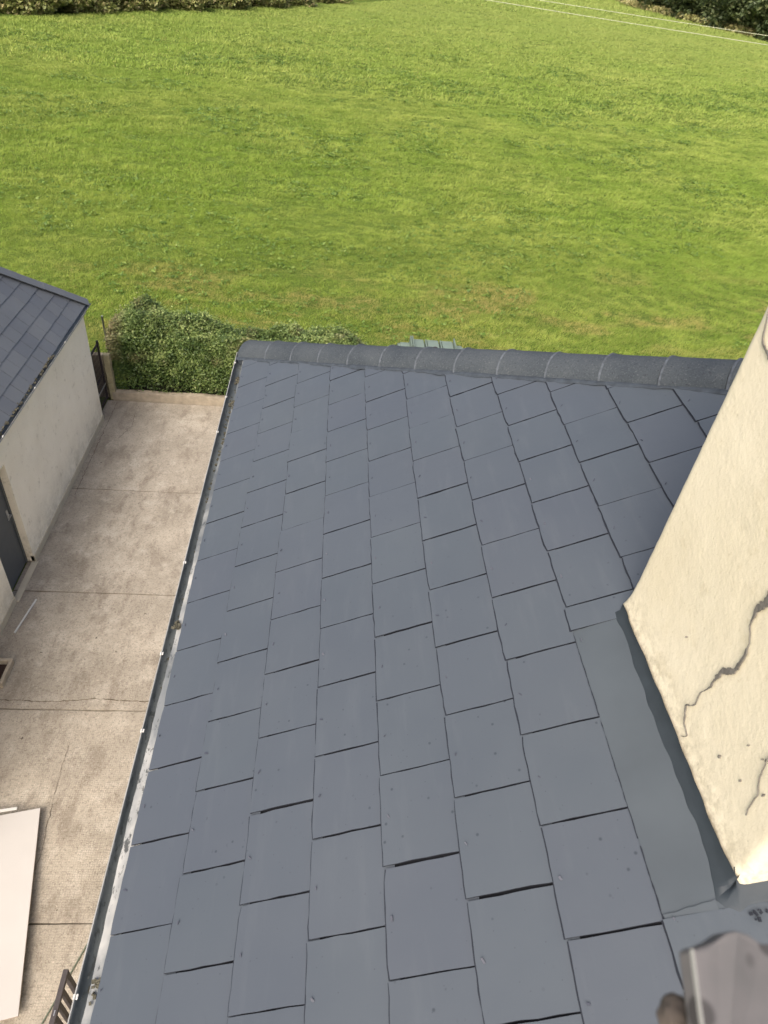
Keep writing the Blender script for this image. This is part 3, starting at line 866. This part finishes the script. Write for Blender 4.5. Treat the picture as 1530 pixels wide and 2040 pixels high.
# debris lying in the gutter
mb = MB()
rd = random.Random(3)
for i in range(170):
    y = rd.choice([rd.uniform(.2, 2.6), rd.uniform(2.6, 4.8)]); a_ = math.radians(rd.uniform(60, 120)); s_ = rd.uniform(.003, .009)
    p = Vector((-.665 - .047 * math.cos(a_), y, O[2] - .022 - .047 * math.sin(a_)))
    mb.box((-s_, -s_ * 1.5, 0), (s_, s_ * 1.5, s_ * .6), 0, Matrix.Translation(p) @ Matrix.Rotation(rd.uniform(0, 6), 4, 'Z'))
for c_, s_, k in (((O[0] - .03, 2.26, O[2] + .006), .022, 14), ((O[0] - .015, 4.3, O[2] + .004), .03, 20), ((O[0] - .01, 4.62, O[2] + .004), .03, 14), ((O[0] - .02, .74, O[2] + .003), .025, 12)):
    for j in range(k):
        p = Vector(c_) + Vector((rd.gauss(0, s_ * .35), rd.gauss(0, s_), rd.uniform(0, .006)))
        q_ = rd.uniform(.002, .007)
        mb.box((-q_, -q_ * 1.4, -q_), (q_, q_ * 1.4, q_), 0, Matrix.Translation(p) @ Matrix.Rotation(rd.uniform(0, 6), 4, (rd.random(), rd.random(), 1)))
mb.build('gutter_moss', [M['moss']], gut)['kind'] = 'stuff'
# fascia, soffit, walls of the house
mb = MB()
mb.box((O[0] + .035, Y0g, O[2] - .19), (O[0] + .06, EH - .06, O[2] - .01))
mb.box((O[0] + .06, EH - .085, O[2] - .19), (XE - .06, EH - .06, O[2] - .01))
mb.build('fascia', [M['upvc']], house)
mb = MB(); mb.box((O[0] + .06, Y0g, O[2] - .20), (-.28, EH - .085, O[2] - .192)); mb.box((-.28, EH - .42, O[2] - .20), (XE - .06, EH - .085, O[2] - .192)); mb.build('soffit', [M['upvc']], house)
mb = MB(); mb.box((-.28, YS, G), (XE - .36, EH - .40, O[2] - .2)); mb.build('wall', [M['house_wall']], house)

# flashing strip between the last full slates and the chimney
mb = MB()
def rp(s_, y, h): p = O + np.array([s_ * CT, 0, s_ * ST]) + nv * h; return (p[0], y, p[2])
S7 = 7 * GA; SC = (CH_X - O[0]) / CT
n = 34; vs = []
for k in range(n + 1):
    y = .64 + (1.585 - .64) * k / n
    for j, s_ in enumerate(np.linspace(S7 + .001, SC + .05, 9)):
        h_ = .0085 + .0012 * float(noise(s_ * 9, y * 5, 0, 3)) + .0006 * float(noise(s_ * 22, y * 17, 0, 8))
        vs.append(rp(s_, y, h_))
mb.add(vs, [(k * 9 + j, k * 9 + j + 1, (k + 1) * 9 + j + 1, (k + 1) * 9 + j) for k in range(n) for j in range(8)], 0, True)
o = mb.build('flashing', [M['flash']], house); fix_normals(o)
# open crack where the flashing meets the slates, and the lap of the lower sheet
mb = MB()
for (ya_, yb_, w0) in ((.645, .83, .0035), (.85, 1.22, .0022), (1.24, 1.575, .0028)):
    k_ = int((yb_ - ya_) / .008)
    P1 = [rp(S7 - .001 - .0012 * float(noise(i * .7, ya_, 0, 3)), ya_ + (yb_ - ya_) * i / k_, .0108) for i in range(k_ + 1)]
    P2 = [rp(S7 + w0 * (.6 + .6 * float(noise(i * .5, ya_, 0, 6))), ya_ + (yb_ - ya_) * i / k_, .0108) for i in range(k_ + 1)]
    mb.add(P1 + P2, [(i, i + 1, k_ + i + 2, k_ + i + 1) for i in range(k_)])
mb.build('flashing_crack', [M['slate_edge']], o)
mb = MB()
P_ = []
for i in range(25):
    s_ = S7 + .004 + (SC - .045 - S7) * i / 24
    P_.append((s_, .655 + .012 * i / 24 + .0015 * float(noise(i * .6, 2, 0, 3))))
mb.add([rp(a_, b_, .0122) for a_, b_ in P_] + [rp(a_, b_ - .028, .0105) for a_, b_ in P_], [(i, i + 1, 26 + i, 25 + i) for i in range(24)])
o = mb.build('flashing_lap', [M['flash']], house); fix_normals(o)

# chimney stack
def chimney():
    mb = MB()
    rr_ = .03; cx0, cx1, cy0, cy1 = CH_X, 1.74, CH_Y0, CH_Y1
    out_ = []
    def seg(a, b, n_):
        return [(a[0] + (b[0] - a[0]) * k / n_, a[1] + (b[1] - a[1]) * k / n_) for k in range(n_)]
    def cor(cx_, cy_, a0, n_=5):
        return [(cx_ + rr_ * math.cos(math.radians(a0 + 90 * k / n_)), cy_ + rr_ * math.sin(math.radians(a0 + 90 * k / n_))) for k in range(n_)]
    out_ += cor(cx0 + rr_, cy0 + rr_, 180) + seg((cx0 + rr_, cy0), (cx1 - rr_, cy0), 34) + cor(cx1 - rr_, cy0 + rr_, 270) + seg((cx1, cy0 + rr_), (cx1, cy1 - rr_), 40) \
        + cor(cx1 - rr_, cy1 - rr_, 0) + seg((cx1 - rr_, cy1), (cx0 + rr_, cy1), 34) + cor(cx0 + rr_, cy1 - rr_, 90) + seg((cx0, cy1 - rr_), (cx0, cy0 + rr_), 70)
    mx, my = (cx0 + cx1) / 2, (cy0 + cy1) / 2
    n_ = len(out_); hs = np.concatenate([np.linspace(0, .3, 22), np.linspace(.32, 2.4, 110)]); vs = []
    for h_ in hs:
        for (x, y) in out_:
            zb = zr(x) + .022 + .006 * float(noise(y * 9, x * 9, 0, 2)); zt = .55
            z = zb + (zt - zb) * h_ / 2.4
            ins = .012 * (1 - math.exp(-(z - zb) / .05))
            dx_ = 1 if x < mx else -1; dy_ = 1 if y < my else -1
            vs.append([mx + (x - mx) * (1 - ins / (mx - cx0)), my + (y - my) * (1 - ins / (my - cy0)), z])
    vs = np.array(vs)
    d = .0025 * fbm(vs[:, 0] * 4, vs[:, 1] * 4, vs[:, 2] * 4, 17, 2) + .0010 * noise(vs[:, 0] * 42, vs[:, 1] * 42, vs[:, 2] * 42, 19)
    cen = vs[:, :2] - np.array([mx, my]); cen /= np.linalg.norm(cen, axis=1)[:, None]
    vs[:, :2] += cen * d[:, None]
    m_ = len(hs)
    mb.add(vs, [(a * n_ + k, a * n_ + (k + 1) % n_, (a + 1) * n_ + (k + 1) % n_, (a + 1) * n_ + k) for a in range(m_ - 1) for k in range(n_)] + [tuple(range((m_ - 1) * n_, m_ * n_))], 0, True)
    return mb
chim = chimney().build('chimney', [M['chim']], house)
fix_normals(chim)
# bare patches and cracks where the cream coat has fallen off
def bare(pts, wd, nm='render_crack', spread=.25):
    """pts: (y, z, width) along the crack on the west face"""
    mb = MB(); q_ = []
    for a, b in zip(pts[:-1], pts[1:]):
        n_ = max(3, int(math.hypot(b[0] - a[0], b[1] - a[1]) / .006))
        for k in range(n_):
            t_ = k / n_; q_.append([a[i] + (b[i] - a[i]) * t_ for i in range(3)])
    L_, R2 = [], []
    for i, p in enumerate(q_):
        a, b = q_[max(0, i - 1)], q_[min(len(q_) - 1, i + 1)]
        d = np.array([b[0] - a[0], b[1] - a[1]]); d = d / (np.linalg.norm(d) + 1e-9); nn = np.array([-d[1], d[0]])
        w1 = p[2] * .2 * (1 + .5 * float(noise(i * .45, 1, 0, 4)) + .25 * rng.normal()); w2 = p[2] * .2 * (1 + .5 * float(noise(i * .45, 7, 0, 4)) + .25 * rng.normal())
        c_ = np.array(p[:2]) + nn * .004 * float(noise(i * .3, 3, 0, 9))
        L_.append(c_ + nn * max(w1, .0006)); R2.append(c_ - nn * max(w2, .0006))
    X_ = CH_X + .012 - .0055
    vs = [(X_, p[0], p[1]) for p in L_] + [(X_, p[0], p[1]) for p in R2]; n_ = len(L_)
    mb.add(vs, [(k, k + 1, n_ + k + 1, n_ + k) for k in range(n_ - 1)])
    o_ = mb.build(nm, [M['bare']], chim)
    md = o_.modifiers.new('t', 'SOLIDIFY'); md.thickness = .004; md.offset = 0
    return o_
bare([(1.09, -1.73, .001), (1.075, -1.70, .002), (1.108, -1.69, .004), (1.128, -1.668, .012), (1.138, -1.645, .012), (1.125, -1.632, .004), (1.112, -1.60, .006), (1.118, -1.575, .004),
      (1.110, -1.53, .003), (1.100, -1.50, .012), (1.102, -1.46, .022), (1.096, -1.43, .03), (1.068, -1.385, .032), (1.060, -1.345, .026), (1.062, -1.315, .018), (1.075, -1.285, .003), (1.098, -1.25, .003), (1.105, -1.228, .01),
      (1.108, -1.205, .035), (1.100, -1.165, .055), (1.095, -1.12, .05), (1.10, -1.05, .03)], .02)
bare([(1.59, -.62, .002), (1.583, -.66, .003), (1.57, -.69, .006), (1.55, -.712, .011), (1.52, -.724, .013), (1.50, -.735, .004)], .02)
bare([(.84, -1.40, .001), (.83, -1.46, .0015), (.80, -1.52, .001), (.79, -1.60, .0015)], .02)
rd = random.Random(9)
def chip(y, z, s_):
    mb = MB()
    k = 7; X_ = CH_X + .012 - .0055
    P_ = [(X_ - .0006, y + s_ * rd.uniform(.5, 1.1) * math.cos(2 * math.pi * i / k) * .7, z + s_ * rd.uniform(.5, 1.1) * math.sin(2 * math.pi * i / k) * 1.2) for i in range(k)]
    mb.prism(P_, [(p[0] + .008, p[1], p[2]) for p in P_], 0); mb.build('chipped_spot', [M['bare']], chim)
for (px_, py_) in ((0.84, -1.43), (.80, -1.44), (.79, -1.50), (.86, -1.56), (.95, -1.6)):
    chip(px_, py_, rd.uniform(.004, .007))
for i in range(12):
    chip(rd.uniform(.85, 1.55), rd.uniform(-1.55, -.6), rd.choice([.002, .0025, .003]))

# dark sealant fillet round the foot of the chimney
mb = MB(); vs = []; nk = 0
def seal(so, yo, si, yi):
    global nk
    for t_, h_ in ((0, .0095), (.12, .0125), (.88, .017), (1.6, .045)):
        vs.append(rp(so + (si - so) * t_, yo + (yi - yo) * t_, h_))
    nk += 1
for k in range(91):
    y = 1.61 + (CH_Y0 + .01 - 1.61) * k / 90
    wv = .022 + .004 * float(noise(y * 6, 1, 0, 3)) + .004 * float(noise(y * 21, 1, 0, 5)) + .016 * max(0, (.82 - y) / .16) - .004 * max(0, (y - 1.35) / .25)
    seal(SC - wv, y, SC + .004, y)
seal(SC - .040, CH_Y0 - .016, SC + .014, CH_Y0 + .012); seal(SC - .026, CH_Y0 - .034, SC + .018, CH_Y0 + .012)
for k in range(61):
    s_ = SC + .004 + .62 * k / 60
    wv = .046 + .010 * float(noise(s_ * 12, 1, 0, 13)) + .006 * float(noise(s_ * 35, 1, 0, 15))
    seal(s_, CH_Y0 - wv, s_ + .015, CH_Y0 + .004)
mb.add(vs, [(k * 4 + j, k * 4 + j + 1, (k + 1) * 4 + j + 1, (k + 1) * 4 + j) for k in range(nk - 1) for j in range(3)], 0, True)
o = mb.build('sealant', [M['dark_paint']], house); fix_normals(o)
# ragged cracked line where the lower flashing meets the slates, and rough mortar crumbs
mb = MB(); rd = random.Random(12)
for i in range(90):
    t_ = rd.random(); y = .62 - .02 * t_ + rd.gauss(0, .006); s_ = SC + .02 + .5 * t_
    z_ = rd.uniform(.0012, .0035); p = Vector(rp(s_, y, .017))
    mb.box((-z_, -z_ * 1.4, -z_ * .5), (z_, z_ * 1.4, z_ * .5), 0, Matrix.Translation(p) @ Matrix.Rotation(rd.uniform(0, 6), 4, 'Z'))
mb.build('mortar_crumbs', [M['slate_edge']], house)['kind'] = 'stuff'
adopt(house)

# ------------------------------------------------------------------ the shed on the left
shed = thing('shed', 'small cream roughcast outbuilding with a grey slate roof and dark door', 'shed', (-5.9, 8.5, G))
XW = -4.50; YF = 12.32; YN = 3.0; ZE = -5.86; THS = math.radians(43)
XE_S = -4.46; YHIP = 12.53
XRS = XE_S - 1.62; ZRS = ZE + 1.62 * math.tan(THS)
XB = 2 * XRS - XE_S
D0, D1, DH = 7.33, 8.19, 1.95
mb = MB()
zt = ZE - .02
def wall_panel(mb, ya, yb, za, zb, x, n1=1):
    mb.add([(x, ya, za), (x, yb, za), (x, yb, zb), (x, ya, zb)], [(0, 1, 2, 3)])
wall_panel(mb, YN, D0, G + .13, zt, XW); wall_panel(mb, D1, YF, G + .13, zt, XW); wall_panel(mb, D0, D1, G + DH, zt, XW)
# reveals and soffit of the doorway
mb.add([(XW, D1, G + .02), (XW - .13, D1, G + .02), (XW - .13, D1, G + DH), (XW, D1, G + DH)], [(0, 1, 2, 3)])
mb.add([(XW, D0, G + .02), (XW, D0, G + DH), (XW - .13, D0, G + DH), (XW - .13, D0, G + .02)], [(0, 1, 2, 3)])
mb.add([(XW, D0, G + DH), (XW, D1, G + DH), (XW - .13, D1, G + DH), (XW - .13, D0, G + DH)], [(0, 1, 2, 3)])
mb.add([(XW, YF, G), (XB + .04, YF, G), (XB + .04, YF, zt), (XW, YF, zt)], [(0, 1, 2, 3)])
mb.add([(XB + .04, YF, G), (XB + .04, YN, G), (XB + .04, YN, zt), (XB + .04, YF, zt)], [(0, 1, 2, 3)])
mb.add([(XB + .04, YN, G), (XW, YN, G), (XW, YN, zt), (XB + .04, YN, zt)], [(0, 1, 2, 3)])
wl = mb.build('wall', [M['shed']], shed)
mb = MB()
mb.box((XW - .05, YN, G), (XW + .014, D0, G + .13)); mb.box((XW - .05, D1, G), (XW + .014, YF + .014, G + .13))
mb.box((XW - .05, D0, G), (XW + .045, D1, G + .018))
mb.box((XB + .04, YF - .02, G), (XW - .05, YF + .014, G + .13))
mb.build('plinth', [M['plinth']], shed, .004)
dr_o = MB(); dr_o.box((XW - .17, D0 - .03, G + .02), (XW - .128, D1 + .03, G + DH + .03)); dr_o = dr_o.build('door', [M['door']], shed)
mb = MB()
for a_, b_ in (((XW - .128, D0, G + .02), (XW - .110, D0 + .05, G + DH)), ((XW - .128, D1 - .05, G + .02), (XW - .110, D1, G + DH)), ((XW - .128, D0 + .05, G + DH - .05), (XW - .110, D1 - .05, G + DH))):
    mb.box(a_, b_)
mb.build('door_frame', [M['door']], dr_o, .003)
mb = MB()
mb.box((XW - .128, D1 - .13, G + .98), (XW - .120, D1 - .085, G + 1.16)); mb.tube([(XW - .122, D1 - .108, G + 1.08), (XW - .075, D1 - .108, G + 1.08), (XW - .072, D1 - .21, G + 1.075)], .010, 8)
mb.build('handle', [M['steel']], dr_o)
# slates of the shed
mb = MB(); rnds = []
orgS = np.array([XE_S, 0.0, ZE]); NS = 9
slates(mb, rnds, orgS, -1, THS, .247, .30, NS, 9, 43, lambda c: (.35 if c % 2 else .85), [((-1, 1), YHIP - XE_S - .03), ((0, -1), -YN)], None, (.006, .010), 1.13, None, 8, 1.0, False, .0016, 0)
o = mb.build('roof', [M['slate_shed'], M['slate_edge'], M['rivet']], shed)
at = o.data.attributes.new('rnd', 'FLOAT', 'FACE'); at.data.foreach_set('value', np.array(rnds, dtype=np.float32)); fix_normals(o)
sroof = o
mb = MB(); XT = XE_S - NS * .247 * math.cos(THS); ZT = ZE + NS * .247 * math.sin(THS)
e_ = .006
mb.add([(XE_S - .01, YN, ZE), (XE_S - .01, YHIP - .02, ZE), (XT, YHIP - (XE_S - XT), ZT), (XT, YN, ZT)], [(0, 1, 2, 3)])
mb.add([(XE_S, YHIP, ZE), (XT, YHIP - (XE_S - XT), ZT), (2 * XT - XE_S, YHIP, ZE)], [(0, 2, 1)])
mb.add([(XT, YN, ZT), (XT, YHIP - (XE_S - XT), ZT), (2 * XT - XE_S, YHIP, ZE), (2 * XT - XE_S, YN, ZE)], [(0, 1, 2, 3)])
mb.build('roof_underlay', [M['deck']], shed)
# angled hip capping with a shadow gap under its near wing
Hs = np.array([-1, -1, math.tan(THS)]); Hs /= np.linalg.norm(Hs)
c0 = np.array([XE_S, YHIP, ZE]); ns = np.array([math.sin(THS), 0, math.cos(THS)])
ps = np.cross(Hs, ns); ps = ps if ps[0] * 1 + ps[1] * -1 > 0 else -ps     # down the near slope
nfar = np.array([0, math.sin(THS), math.cos(THS)]); pf = np.cross(Hs, nfar); pf = pf if pf[1] > 0 else -pf
for i in range(6):
    ua, ub = .02 + i * .45, .02 + (i + 1) * .45 - .004
    li = .062 + (.004 if i % 2 else 0)
    mb = MB()
    A = [c0 + Hs * u_ + ps * .135 + ns * li for u_ in (ua, ub)]; B = [c0 + Hs * u_ + (ns + nfar) * .5 * (li + .012) for u_ in (ua, ub)]; C_ = [c0 + Hs * u_ + pf * .135 + nfar * li for u_ in (ua, ub)]
    mb.prism([A[0], A[1], B[1], B[0]], [p - ns * .012 for p in (A[0], A[1], B[1], B[0])], 0); mb.prism([B[0], B[1], C_[1], C_[0]], [p - nfar * .012 for p in (B[0], B[1], C_[1], C_[0])], 0)
    o = mb.build('hip_cap', [M['slate_shed']], sroof); fix_normals(o)
gs = gutter('gutter', XE_S + .022, ZE - .025, YN, YHIP + .02, .036, 1, [M['gutter']], shed)
mb = MB(); rd = random.Random(4)
for i in range(110):
    y = rd.choice([rd.gauss(9.4, .35), rd.gauss(10.3, .15), rd.gauss(8.3, .2)]); a_ = rd.uniform(0, 6); s_ = rd.uniform(.008, .022)
    p = Vector((XE_S + rd.uniform(-.03, .03), y, ZE + rd.uniform(-.012, .014)))
    mb.box((-s_, -s_, -s_ * .4), (s_, s_ * 1.3, s_ * .4), 0, Matrix.Translation(p) @ Matrix.Rotation(a_, 4, (rd.random(), rd.random(), 1)))
mb.build('gutter_moss', [M['moss']], gs)['kind'] = 'stuff'
for y in (11.0, 9.5, 8.2):
    mb = MB(); mb.box((XE_S + .052, y - .02, ZE - .04), (XE_S + .066, y + .02, ZE - .012)); mb.build('gutter_bracket', [M['upvc']], gs, .002)
mb = MB(); mb.box((XW, YN, ZE - .16), (XW + .02, YF + .1, ZE - .02)); mb.build('fascia', [M['upvc']], shed)
adopt(shed)

# ------------------------------------------------------------------ gate, pillar and rail beside the shed
pil = MB()
for k in range(8):
    z0 = G + 1.05 * k / 8; z1 = G + 1.05 * (k + 1) / 8
    jx, jy = random.uniform(-.004, .004), random.uniform(-.004, .004)
    pil.box((-4.56 + jx, 13.115 + jy, z0), (-4.44 + jx, 13.24 + jy, z1 - .001))
tag(pil.build('pillar', [M['pillar']], None, .008), 'short mossy rendered pillar between the iron gate and the hedge', 'pillar')
gate = thing('iron_gate', 'narrow dark iron bar gate standing between the shed corner and the hedge', 'gate', (-4.6, 12.74, G))
mb = MB(); GY0, GY1, GT = 12.36, 13.09, 1.34
mb.box((-4.625, GY0, G + .05), (-4.585, GY0 + .04, G + GT + .05)); mb.box((-4.625, GY1 - .04, G + .05), (-4.585, GY1, G + GT + .05))
mb.box((-4.62, GY0 + .04, G + GT - .03), (-4.59, GY1 - .04, G + GT)); mb.box((-4.62, GY0 + .04, G + .08), (-4.59, GY1 - .04, G + .11)); mb.box((-4.62, GY0 + .04, G + .62), (-4.59, GY1 - .04, G + .65))
mb.build('gate_frame', [M['iron']], gate, .003)
for k in range(9):
    y = GY0 + .04 + (GY1 - GY0 - .08) * (k + .5) / 9
    mb = MB(); mb.tube([(-4.605, y, G + .10), (-4.605, y, G + GT + .02)], .0075, 6); mb.build('bar', [M['iron']], gate)
mb = MB(); mb.box((-4.585, GY0 + .05, G + .42), (-4.575, GY1 - .05, G + .45)); mb.build('cross_rod', [M['steel']], gate)
adopt(gate)
# boards and rubbish behind the gate
bd = MB()
rd = random.Random(6)
for k in range(6):
    xx = -4.98 - .05 * k
    bd.box((-.02, -.07, 0), (.02, .07, rd.uniform(1.0, 1.35)), 0, Matrix.Translation((-4.75 - .05 * k, 12.45 + .12 * k, G - .03)) @ Matrix.Rotation(rd.uniform(-.25, .1), 4, 'X') @ Matrix.Rotation(rd.uniform(-.2, 0), 4, 'Y'))
bd = bd.build('timber_boards', [M['bark']]); tag(bd, 'old brown boards propped upright behind the narrow iron gate', 'boards')
post = thing('rail_fence', 'grey metal post and tube rail in the grass behind the shed corner', 'rail fence', (-4.9, 14.1, G))
mb = MB(); mb.tube([(-4.72, 14.05, G - .1), (-4.75, 14.05, G + 1.45)], .022, 8); mb.build('post', [M['steel']], post)
mb = MB(); mb.tube([(-7.5, 13.95, G + .62), (-4.70, 13.98, G + .58)], .028, 8); mb.build('rail', [M['steel']], post)
adopt(post)
sill = MB(); sill.box((-5.4, 13.28, G - .05), (-4.63, 13.40, G + .95)); tag(sill.build('back_wall', [M['conc_old']]), 'short stub of old concrete wall behind the iron gate', 'wall')

# ------------------------------------------------------------------ things in the yard
# big off-white board lying on two battens
pn = thing('board', 'large off-white sheet lying flat on the concrete yard', 'board', (-3.4, 3.1, G))
mb = MB()
ZP = G + .10
c_ = [(-3.09, 4.10), (-2.64, 2.07), (-3.81, 1.81), (-4.26, 3.84)]
mb.prism([(x, y, ZP) for x, y in c_][::-1], [(x, y, ZP - .022) for x, y in c_][::-1], 0, 1); o = mb.build('sheet', [M['panel'], M['panel_edge']], pn, .003); fix_normals(o)
for t_ in (.06, .94):
    mb = MB(); a_ = Vector((-3.09 + .45 * t_ - .04, 4.10 - 2.03 * t_, G + .002)); ang_ = math.atan2(-.26, -1.17)
    mb.box((0, -.03, 0), (1.1, .03, .074), 0, Matrix.Translation(a_) @ Matrix.Rotation(ang_, 4, 'Z')); mb.build('batten', [M['panel_edge']], pn)
adopt(pn)
mb = MB(); mb.box((0, -.014, 0), (.55, .014, .022), 0, Matrix.Translation((-3.34, 4.085, ZP + .002)) @ Matrix.Rotation(math.radians(190), 4, 'Z'))
tag(mb.build('batten_offcut', [M['upvc']], None, .002), 'short pale strip of wood resting on the far end of the off-white sheet', 'strip')
# white stick near the door
mb = MB(); mb.box((-.011, 0, 0), (.011, .66, .018), 0, Matrix.Translation((-4.31, 6.73, G + .006)) @ Matrix.Rotation(-.135, 4, 'Z'))
tag(mb.build('stick', [M['upvc']], None, .002), 'thin white stick lying on the concrete near the shed door', 'stick')
# gully surround by the wall
gl = thing('drain_gully', 'small square drain gully with a dark hole against the shed wall', 'drain', (-4.2, 6.0, G))
mb = MB()
x_a, x_b, y_a, y_b, z_t = -4.48, -4.13, 5.80, 6.22, G + .10
mb.box((x_a, y_a, G), (x_b, y_a + .05, z_t)); mb.box((x_a, y_b - .05, G), (x_b, y_b, z_t)); mb.box((x_b - .045, y_a + .05, G), (x_b, y_b - .05, z_t - .002))
mb.build('surround', [M['conc_old']], gl, .006)
mb = MB(); mb.box((x_a, y_a + .05, G + .002), (x_b - .045, y_b - .05, G + .02)); mb.build('hole_slab', [M['hole']], gl)  # flat dark slab, the shade inside the hole is only its colour
mb = MB(); mb.tube([(x_a + .1, 6.0, G + .02), (x_a + .1, 6.0, G + .09)], .05, 12); mb.build('clay_pipe', [M['terra']], gl)
adopt(gl)
# brown railing below the eave, bottom left
rl = thing('railing', 'brown wooden railing with upright slats below the gutter', 'railing', (-2.0, 1.2, G))
RZ = G + 1.15; XA = -2.02
mb = MB(); mb.box((XA - .023, -.9, RZ - .04), (XA + .023, 2.14, RZ)); mb.build('top_rail', [M['brown']], rl, .006)
mb = MB(); mb.box((XA - .021, 2.09, G), (XA + .021, 2.135, RZ - .042)); mb.build('post', [M['brown']], rl, .004)
mb = MB(); mb.box((XA - .022, -.9, G + .12), (XA + .022, 2.06, G + .17)); mb.build('bottom_rail', [M['brown']], rl, .004)
for k in range(30):
    y = 1.985 - k * .095
    mb = MB(); mb.box((XA - .010, y - .02, G + .172), (XA + .021, y + .02, RZ - .042)); mb.build('slat', [M['brown']], rl)
for y in (1.82, 1.66, 1.5):
    mb = MB(); mb.box((XA - .002, y - .02, RZ + .001), (XA + .006, y + .02, RZ + .006)); mb.build('metal_plate', [M['steel']], rl)
adopt(rl)
mb = MB(); mb.tube([(-2.05, 3.1, G + .012), (-2.2, 2.69, G + .010), (-2.27, 2.49, G + .012), (-2.36, 2.22, G + .010), (-2.44, 2.0, G + .01), (-2.75, 1.2, G + .01)], .008, 6)
tag(mb.build('cord', [M['cord']]), 'thin green cord lying on the concrete beside the brown railing', 'cord')

# oil tank behind the house: only its ribbed top shows over the hip tiles
tk = thing('oil_tank', 'grey-green ribbed plastic tank whose top shows just above the hip tiles', 'tank', (2.2, 13.4, G))
TZ = G + 1.70
mb = MB()
prof = [(0, 0), (0, 1.30), (.10, 1.52), (.20, 1.64), (.34, TZ - G), (.80, TZ - G), (.94, 1.64), (1.04, 1.52), (1.14, 1.30), (1.14, 0)]
XA_, XB_, YA_ = 1.46, 2.86, 12.62
for (xa, xb, sc) in ((XA_, XA_ + .22, .93), (XA_ + .27, XA_ + .53, 1), (XA_ + .60, XA_ + .84, 1), (XA_ + .91, XA_ + 1.14, 1), (XA_ + 1.20, XB_, .93)):
    P_ = [(YA_ + .57 + (p[0] - .57), G + p[1] * (sc if p[1] > 1 else 1)) for p in prof]
    mb.prism([(xa, p[0], p[1]) for p in P_], [(xb, p[0], p[1]) for p in P_], 0)
P_ = [(YA_ + .57 + (p[0] - .57) * .93, G + p[1] * .955) for p in prof]
mb.prism([(XA_ + .05, p[0], p[1]) for p in P_], [(XB_ - .05, p[0], p[1]) for p in P_], 0)
o = mb.build('body', [M['tank']], tk, .012); fix_normals(o)
for xa in (XA_ + .235, XA_ + .275 + .0, XA_ + 1.15):
    mb = MB(); mb.box((xa, YA_ + .36, TZ - .12), (xa + .025, YA_ + .80, TZ + .085)); mb.build('rib', [M['tank']], tk, .006)
for xa in (XA_ + .555, XA_ + .865):
    mb = MB(); mb.box((xa, YA_ + .36, TZ - .12), (xa + .025, YA_ + .80, TZ + .022)); mb.build('rib', [M['tank']], tk, .006)
mb = MB(); mb.tube([(XA_ + .74, YA_ + .45, TZ), (XA_ + .74, YA_ + .45, TZ + .02)], .05, 14); mb.build('cap', [M['iron']], tk)
adopt(tk)

# overhead wires crossing the field, top right
def wire(p, q_, label, sag):
    p, q_ = Vector(p), Vector(q_); d = q_ - p; a, b = p - d * .9, q_ + d * .9; n_ = 40
    pts = []
    for k in range(n_ + 1):
        t_ = k / n_; v = a + (b - a) * t_; v.z -= sag * (1 - ((t_ - .5) * 2) ** 2) - sag; pts.append(v)
    mb = MB(); mb.tube(pts, .008, 6); tag(mb.build('overhead_wire', [M['wire']]), label, 'wire', 'overhead wires crossing the far field')
wire((.203 * 20.5, 1.23 * 20.5, -.073 * 20.5), (.608 * 20.5 * .97, 1.171 * 20.5 * .97, -.085 * 20.5 * .97), 'lower and nearer of the two pale wires crossing the far field', .05)
wire((.273 * 22, 1.227 * 22, -.066 * 22), (.608 * 22 * .97, 1.180 * 22 * .97, -.075 * 22 * .97), 'upper and farther of the two pale wires crossing the far field', .05)

# ------------------------------------------------------------------ right beside the lens, bottom right corner: out of focus
def near(px, py, d):
    v = f + r * ((px - 765) / 1391.0) - u * ((py - 1020) / 1391.0); return v * d
def m_plank():
    m = NM('splashed_board', .85, .2)
    c = m.mix(m.ramp(m.noise(9, 4, .6), .35, .65), lin(84, 84, 84), lin(100, 98, 98))
    c = m.mix(m.ramp(m.vor(22), .26, .20, 0, .75), c, lin(48, 47, 47))
    return m.done(c)
DN = .50
a, b, c2, d2 = near(1382, 1890, DN), near(1600, 1876, DN * 1.05), near(1690, 2240, DN * .92), near(1432, 2260, DN * .88)
edge = [near(x_, y_, DN * (1 + .05 * (x_ - 1382) / 218)) for x_, y_ in ((1405, 1884), (1428, 1874), (1450, 1858), (1470, 1854), (1495, 1862), (1520, 1880), (1560, 1884))]
nn = (b - a).cross(d2 - a).normalized(); nn = nn if nn.z > 0 else -nn
pk = thing('plank', 'blurred pale grey plank end with dark spots and white edge, bottom right corner', 'plank', tuple(a - nn * .02))
mb = MB(); PL = [a] + edge + [b, c2, d2]; mb.prism(PL, [p - nn * .02 for p in PL], 0); o = mb.build('board', [m_plank()], pk, .003); fix_normals(o)
mb = MB(); e1_ = (b - a).normalized()
mb.prism([a - e1_ * .0009, a, d2, d2 - e1_ * .0009], [p - nn * .004 for p in (a - e1_ * .0009, a, d2, d2 - e1_ * .0009)], 0); o = mb.build('white_edge', [M['lip']], pk); fix_normals(o)
adopt(pk)
bm = bmesh.new(); cpos = near(1346, 2030, .52)
bmesh.ops.create_icosphere(bm, subdivisions=4, radius=1)
for v in bm.verts:
    k_ = 1 + .25 * float(fbm(v.co.x * 1.5 + 3, v.co.y * 1.5, v.co.z * 1.5, 5)); v.co = cpos + Vector((v.co.x * .0135, v.co.y * .016, v.co.z * .012)) * k_
me = bpy.data.meshes.new('mortar_lump'); bm.to_mesh(me); bm.free()
for p_ in me.polygons: p_.use_smooth = True
tag(link('mortar_lump', me, [M['terra']]), 'small blurred brown lump beside the white edge of the near plank', 'lump')
